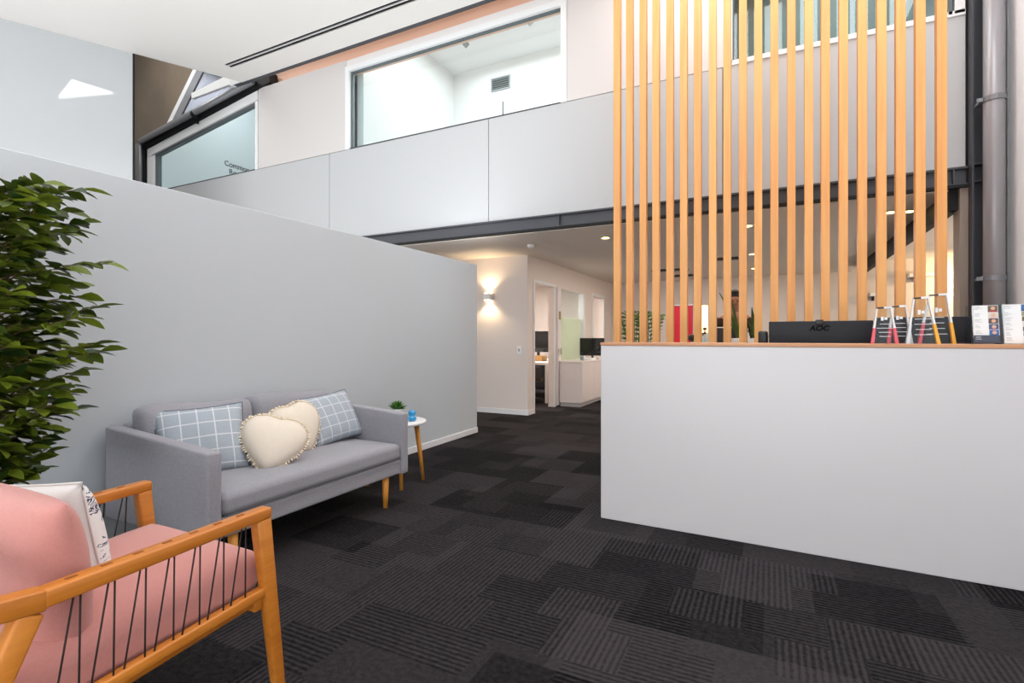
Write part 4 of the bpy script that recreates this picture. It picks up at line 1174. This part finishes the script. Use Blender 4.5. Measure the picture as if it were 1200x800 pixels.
def heart_cushion(loc, out, tilt, roll, label, s=.19):
    bm = nb(); N_ = 48; rings = 9
    def hr(t):
        # heart-like outline: two soft lobes up, blunt tip down
        x = 16 * math.sin(t) ** 3; y = 13 * math.cos(t) - 5 * math.cos(2 * t) - 1.6 * math.cos(3 * t) - .5 * math.cos(4 * t)
        hx, hy = x / 16, (y + 1.0) / 14
        c_, s_ = math.sin(t), math.cos(t)
        return .5 * hx + .5 * c_, .5 * hy + .5 * s_
    out_ = [hr(2 * math.pi * i / N_) for i in range(N_)]
    for sd_ in (1, -1):
        prev = None
        cv = bm.verts.new((0, -sd_ * .07, 0))
        for q in range(1, rings + 1):
            f = q / rings
            if q == rings and sd_ == -1: ring = edge_ring
            else: ring = [bm.verts.new((p[0] * s * f, -sd_ * .07 * (max(0, 1 - f ** 2.6)) ** .6, p[1] * s * f)) for p in out_]
            if q == rings: edge_ring = ring
            for i in range(N_):
                j = (i + 1) % N_
                if prev is None: bm.faces.new((cv, ring[i], ring[j]))
                else: bm.faces.new((prev[i], ring[i], ring[j], prev[j]))
            prev = ring
    o = obj('cushion', bm, M['cream'], smooth=True)
    tag(o, label, 'cushion', 'cream fringed cushions on the sofa')
    fb = nb()
    for i in range(N_ * 2):
        a = out_[i // 2]; b = out_[(i // 2 + 1) % N_]; fr_ = (i % 2) / 2
        px_, pz_ = a[0] + (b[0] - a[0]) * fr_, a[1] + (b[1] - a[1]) * fr_
        d = Vector((px_, 0, pz_)).normalized(); p0_ = Vector((px_ * s * .985, random.uniform(-.004, .004), pz_ * s * .985))
        tube(fb, [p0_, p0_ + d * .009 + Vector((random.uniform(-.003, .003), random.uniform(-.004, .004), random.uniform(-.003, .003))), p0_ + d * random.uniform(.014, .02) + Vector((random.uniform(-.005, .005), 0, random.uniform(-.005, .005)))], [.005, .006, .003], 5)
    obj('fringe', fb, M['fringe'], o, smooth=True)
    place(o, loc, out, tilt, roll)
    return o
heart_cushion(Vector((-2.565, 2.035, .575)), R(58), R(-34), R(18), 'cream heart-shaped fringed cushion in front, nearest the camera', .18)
heart_cushion(Vector((-2.74, 2.34, .60)), R(80), R(-26), R(-12), 'cream fringed cushion tucked behind the front heart cushion', .18)

# ================================================================== SIDE TABLE
tb_ = empty('side_table', (-2.69, 3.27, 0), 0, 'small round white-topped side table with splayed wooden legs', 'side table')
obj('table_top', lathe(nb(), [(.232, .478), (.242, .484), (.242, .498), (.236, .502)], n=40), M['white_plastic'], tb_, smooth=True)
for a_ in (50, -40, 140, 230):
    c_, s_ = math.cos(R(a_)), math.sin(R(a_))
    bm = nb(); tube(bm, [(.225 * c_, .225 * s_, 0), (.165 * c_, .165 * s_, .479)], [.013, .022], 12); obj('leg', bm, M['legwood'], tb_, smooth=True)
bm = nb()
for a_ in (50, 140): bar(bm, (-.16 * math.cos(R(a_)), -.16 * math.sin(R(a_)), .462), (.16 * math.cos(R(a_)), .16 * math.sin(R(a_)), .462), .025, .03)
obj('cross_rail', bm, M['legwood'], tb_)
pt = empty('potted_succulent', (-2.70, 3.30, .502), 0, 'small green spiky succulent in a pale pot on the side table', 'plant')
obj('pot', lathe(nb(), [(.035, 0), (.05, .09), (.045, .09), (.042, .078)], n=22), mat('pale_pot', (206, 208, 206), .5), pt, smooth=True)
bm = nb()
for i in range(34):
    a_ = i * 2.4; el = R(12 + 66 * (i / 34)); L_ = .095 * (1 - .2 * i / 34)
    d = Vector((math.cos(a_) * math.cos(el), math.sin(a_) * math.cos(el), math.sin(el))); sd_ = Vector((-math.sin(a_), math.cos(a_), 0)); up_ = Vector((0, 0, .006))
    b0 = Vector((0, 0, .082)); ctr = b0 + d * L_ * .55
    v = [bm.verts.new(b0), bm.verts.new(ctr + sd_ * .013 + up_), bm.verts.new(b0 + d * L_), bm.verts.new(ctr - sd_ * .013 + up_), bm.verts.new(ctr - up_)]
    bm.faces.new((v[0], v[1], v[4])); bm.faces.new((v[1], v[2], v[4])); bm.faces.new((v[2], v[3], v[4])); bm.faces.new((v[3], v[0], v[4])); bm.faces.new((v[0], v[3], v[2], v[1]))
obj('leaves', bm, M['succ'], pt)
vp_ = onZ(482.5, 493, .502)
vz = obj('tealight_holder', lathe(nb(), [(.026, 0), (.034, .012), (.036, .03), (.028, .036), (.025, .05), (.03, .066), (.022, .085), (.010, .088)], n=24), M['blue'], smooth=True, loc=(-2.556, 3.305, .502))
tag(vz, 'small bright blue glass jar on the edge of the side table', 'jar')

# ================================================================== ARMCHAIR
ac = empty('armchair', (-1.705, .76, 0), 0, 'orange wooden armchair with dark cord sides and pink cushions', 'armchair')
ax, ay = -1.705, .76
XN, XF = -1.388, -2.022      # near and far arm centre lines
FYc, BYc = 1.05, .53
AT = .650
def armz(y): return AT - .014 * (FYc + .03 - y) / .52
for X_ in (XN, XF):
    sgn = 1 if X_ == XN else -1
    bm = nb()
    bar(bm, (X_ - ax, FYc + .028 - ay, AT - .0165), (X_ - ax, BYc - .006 - ay, armz(BYc) - .020), .046, .033, Vector((0, 0, 1)), .046, .040)
    ar = obj('armrest', bm, M['chairwood'], ac, bevel=.006)
    # dark cord slots on the top of the arm
    for i in range(7):
        yy = .58 + i * .068
        obj('cord_slot', B(X_ - .006 - ax, X_ + .004 - ax, yy - .011 - ay, yy + .011 - ay, armz(yy) - .002, armz(yy) + .0012), M['slot'], ar)
    bm = nb(); bar(bm, (X_ - ax, FYc + .075 - ay, 0), (X_ - ax, FYc + .004 - ay, AT - .03), .032, .034, Vector((0, 1, 0)), .044, .048)
    obj('leg', bm, M['chairwood'], ac, bevel=.008)
    bm = nb(); bar(bm, (X_ - ax, .26 - ay, 0), (X_ - ax, .505 - ay, armz(.5) - .04), .034, .034, Vector((0, 1, 0)), .042, .05)
    obj('leg', bm, M['chairwood'], ac, bevel=.008)
    bm = nb(); bar(bm, (X_ - ax, FYc + .02 - ay, .395), (X_ - ax, .385 - ay, .335), .030, .030)
    rl = obj('side_rail', bm, M['chairwood'], ac, bevel=.005)
    bm = nb(); bar(bm, (X_ - sgn * .022 - ax, FYc + .0 - ay, .372), (X_ - sgn * .022 - ax, .40 - ay, .312), .026, .036)
    obj('inner_rail', bm, M['chairwood'], rl, bevel=.004)
    cb = nb()
    nC = 7
    for i in range(nC):
        yt = .585 + i * .068
        zt = armz(yt) - .036
        def rz(y): return .395 + (.335 - .395) * (FYc + .02 - y) / (FYc + .02 - .385) + .012
        yb1, yb2 = yt - .040, yt + .004
        tube(cb, [(X_ - ax, yt - ay, zt), (X_ + sgn * .006 - ax, yb1 - ay, rz(yb1))], .0024, 6)
        tube(cb, [(X_ - ax, yt + .012 - ay, zt), (X_ + sgn * .006 - ax, yt + .006 - ay, rz(yb2))], .0024, 6)
    obj('cords', cb, M['cord'], ac, smooth=True)
# curved back rail
bm = nb(); pts = []
prev = None
N_ = 20; cxm = (XN + XF) / 2; hwm = (XN - XF) / 2
ringv = []
for i in range(N_ + 1):
    t = math.pi * i / N_
    ex = 2 / 2.8
    x = cxm + hwm * math.copysign(abs(math.cos(t)) ** ex, math.cos(t)); y = BYc - .27 * abs(math.sin(t)) ** ex
    pts.append(Vector((x - ax, y - ay, armz(BYc) - .022 + .04 * math.sin(t))))
for i, p in enumerate(pts):
    d = (pts[min(i + 1, N_)] - pts[max(i - 1, 0)]).normalized(); s_ = d.cross(Vector((0, 0, 1))).normalized()
    ringv.append([bm.verts.new(p + s_ * a * .023 + Vector((0, 0, b * .023))) for a, b in ((-1, -1), (1, -1), (1, 1), (-1, 1))])
for i in range(N_):
    for j in range(4): bm.faces.new((ringv[i][j], ringv[i][(j + 1) % 4], ringv[i + 1][(j + 1) % 4], ringv[i + 1][j]))
bm.faces.new(ringv[0][::-1]); bm.faces.new(ringv[-1])
obj('back_rail', bm, M['chairwood'], ac, bevel=.005)
bm = nb()
for i in range(2, N_ - 1):
    p = pts[i]; q = Vector((p.x * .93, -.33 + (-.04), .34)); tube(bm, [p - Vector((0, 0, .02)), q], .0024, 6)
obj('cords', bm, M['cord'], ac, smooth=True)
bm = nb(); bar(bm, (XF - ax, FYc + .0 - ay, .36), (XN - ax, FYc + .0 - ay, .36), .03, .045); obj('front_rail', bm, M['chairwood'], ac, bevel=.005)
bm = nb(); bar(bm, (XF - ax, .40 - ay, .315), (XN - ax, .40 - ay, .315), .03, .045); obj('rear_rail', bm, M['chairwood'], ac, bevel=.005)
bm = nb()
for i in range(6):
    xx = XF + .08 + i * .095; bar(bm, (xx - ax, .41 - ay, .325), (xx - ax, FYc - .01 - ay, .375), .05, .006)
obj('seat_webbing', bm, M['cord'], ac)
tilt = lambda co: Vector((co.x, co.y, co.z + (co.y) * .10))
softbox('seat_cushion', XF + .028 - ax, XN - .028 - ax, .42 - ay, 1.085 - ay, .352, .478, .035, M['pink'], ac, puff=.022, top_only=True, warp=tilt)
# loose cushions on the chair
pk = obj('cushion', pillow_mesh(.56, .40, .18, ear=.012), M['pink'], smooth=True)
tag(pk, 'plump dusty pink cushion leaning on the back of the wooden armchair', 'cushion')
place(pk, Vector((-1.72, .60, .592)), R(182), R(-5), R(-1))
wf = obj('cushion', pillow_mesh(.42, .36, .18, ear=.03), [M['floral'], M['white_linen']], smooth=True)
for i, p in enumerate(wf.data.polygons): p.material_index = 0 if i < len(wf.data.polygons) // 2 else 1
tag(wf, 'white cushion with navy floral print in front of the pink one', 'cushion')
wfe = edge_piping(.42, .36, .03, M['white_linen'], wf, .004)
place(wf, Vector((-1.93, .745, .56)), R(190), R(-8), R(6))

# ================================================================== TREE
random.seed(11)
TX, TY = -2.78, .82
tr = empty('indoor_tree', (TX, TY, 0), 0, 'leafy green indoor tree at the left edge against the grey wall', 'tree')
obj('pot', lathe(nb(), [(.13, 0), (.16, .02), (.19, .34), (.172, .34), (.168, .31)], n=28), M['terracotta'], tr, smooth=True)
obj('soil', lathe(nb(), [(.166, .29), (.160, .312)], n=28), M['soil'], tr)
bm = nb(); tube(bm, [(0, 0, .3), (.02, .01, .8), (-.02, .02, 1.3), (.01, 0, 1.85)], [.022, .02, .015, .006], 10)
tk = obj('trunk', bm, M['bark'], tr, smooth=True)
bb = nb(); lf = nb()
def leaf(q, d, L_, wv):
    d = d.normalized(); s_ = d.cross(Vector((0, 0, 1)))
    if s_.length < .1: s_ = Vector((1, 0, 0))
    s_ = s_.normalized(); rot = Matrix.Rotation(random.uniform(-.7, .7), 3, d); s_ = rot @ s_; up_ = s_.cross(d).normalized()
    prof = [(0, 0), (.18, .55), (.42, 1), (.68, .85), (.88, .4), (1, 0)]
    mid = []; lt = []; rt = []
    for u, ww in prof:
        c = q + d * L_ * u + up_ * (-.16 * L_ * u * u)
        mid.append(lf.verts.new(c))
        if 0 < ww:
            lt.append(lf.verts.new(c + s_ * wv * ww + up_ * wv * .3 * ww)); rt.append(lf.verts.new(c - s_ * wv * ww + up_ * wv * .3 * ww))
        else: lt.append(None); rt.append(None)
    for i in range(len(prof) - 1):
        for sd_ in (lt, rt):
            vs = [mid[i], mid[i + 1]]
            if sd_[i + 1]: vs.append(sd_[i + 1])
            if sd_[i]: vs.append(sd_[i])
            if len(vs) > 2: lf.faces.new(vs)
def radius_at(z):
    pts_ = [(.45, .12), (.62, .24), (.8, .33), (1.0, .40), (1.2, .42), (1.4, .42), (1.6, .46), (1.72, .40), (1.84, .30), (2.0, .14)]
    for (z0, r0), (z1, r1) in zip(pts_[:-1], pts_[1:]):
        if z <= z1: return r0 + (r1 - r0) * max(0, (z - z0)) / (z1 - z0)
    return .12
NB = 165
for i in range(NB):
    z = .60 + 1.23 * ((i + random.random()) / NB)
    az = i * 2.399 + random.uniform(-.3, .3)
    rr_ = radius_at(z) * random.uniform(.6, 1.0)
    if math.cos(az) < 0 and math.cos(az) * rr_ < -.33: rr_ = .33 / abs(math.cos(az))
    st = Vector((0, 0, z - .16)); en = Vector((math.cos(az) * rr_, math.sin(az) * rr_, z + random.uniform(-.01, .03)))
    mid_ = st.lerp(en, .5) + Vector((0, 0, .04))
    tube(bb, [st, mid_, en], [.005, .003, .0015], 5)
    nl = 15
    for k in range(nl):
        u = .32 + .68 * k / (nl - 1)
        q = st.lerp(mid_, u * 2) if u < .5 else mid_.lerp(en, (u - .5) * 2)
        sd_ = 1 if k % 2 else -1
        aa = az + sd_ * random.uniform(.4, 1.2) if k < nl - 1 else az
        d = Vector((math.cos(aa), math.sin(aa), random.uniform(-.25, .35)))
        leaf(q, d, random.uniform(.075, .112), random.uniform(.020, .029))
obj('branches', bb, M['bark'], tk, smooth=True)
fo = obj('foliage', lf, M['leaf'], tr, smooth=True)
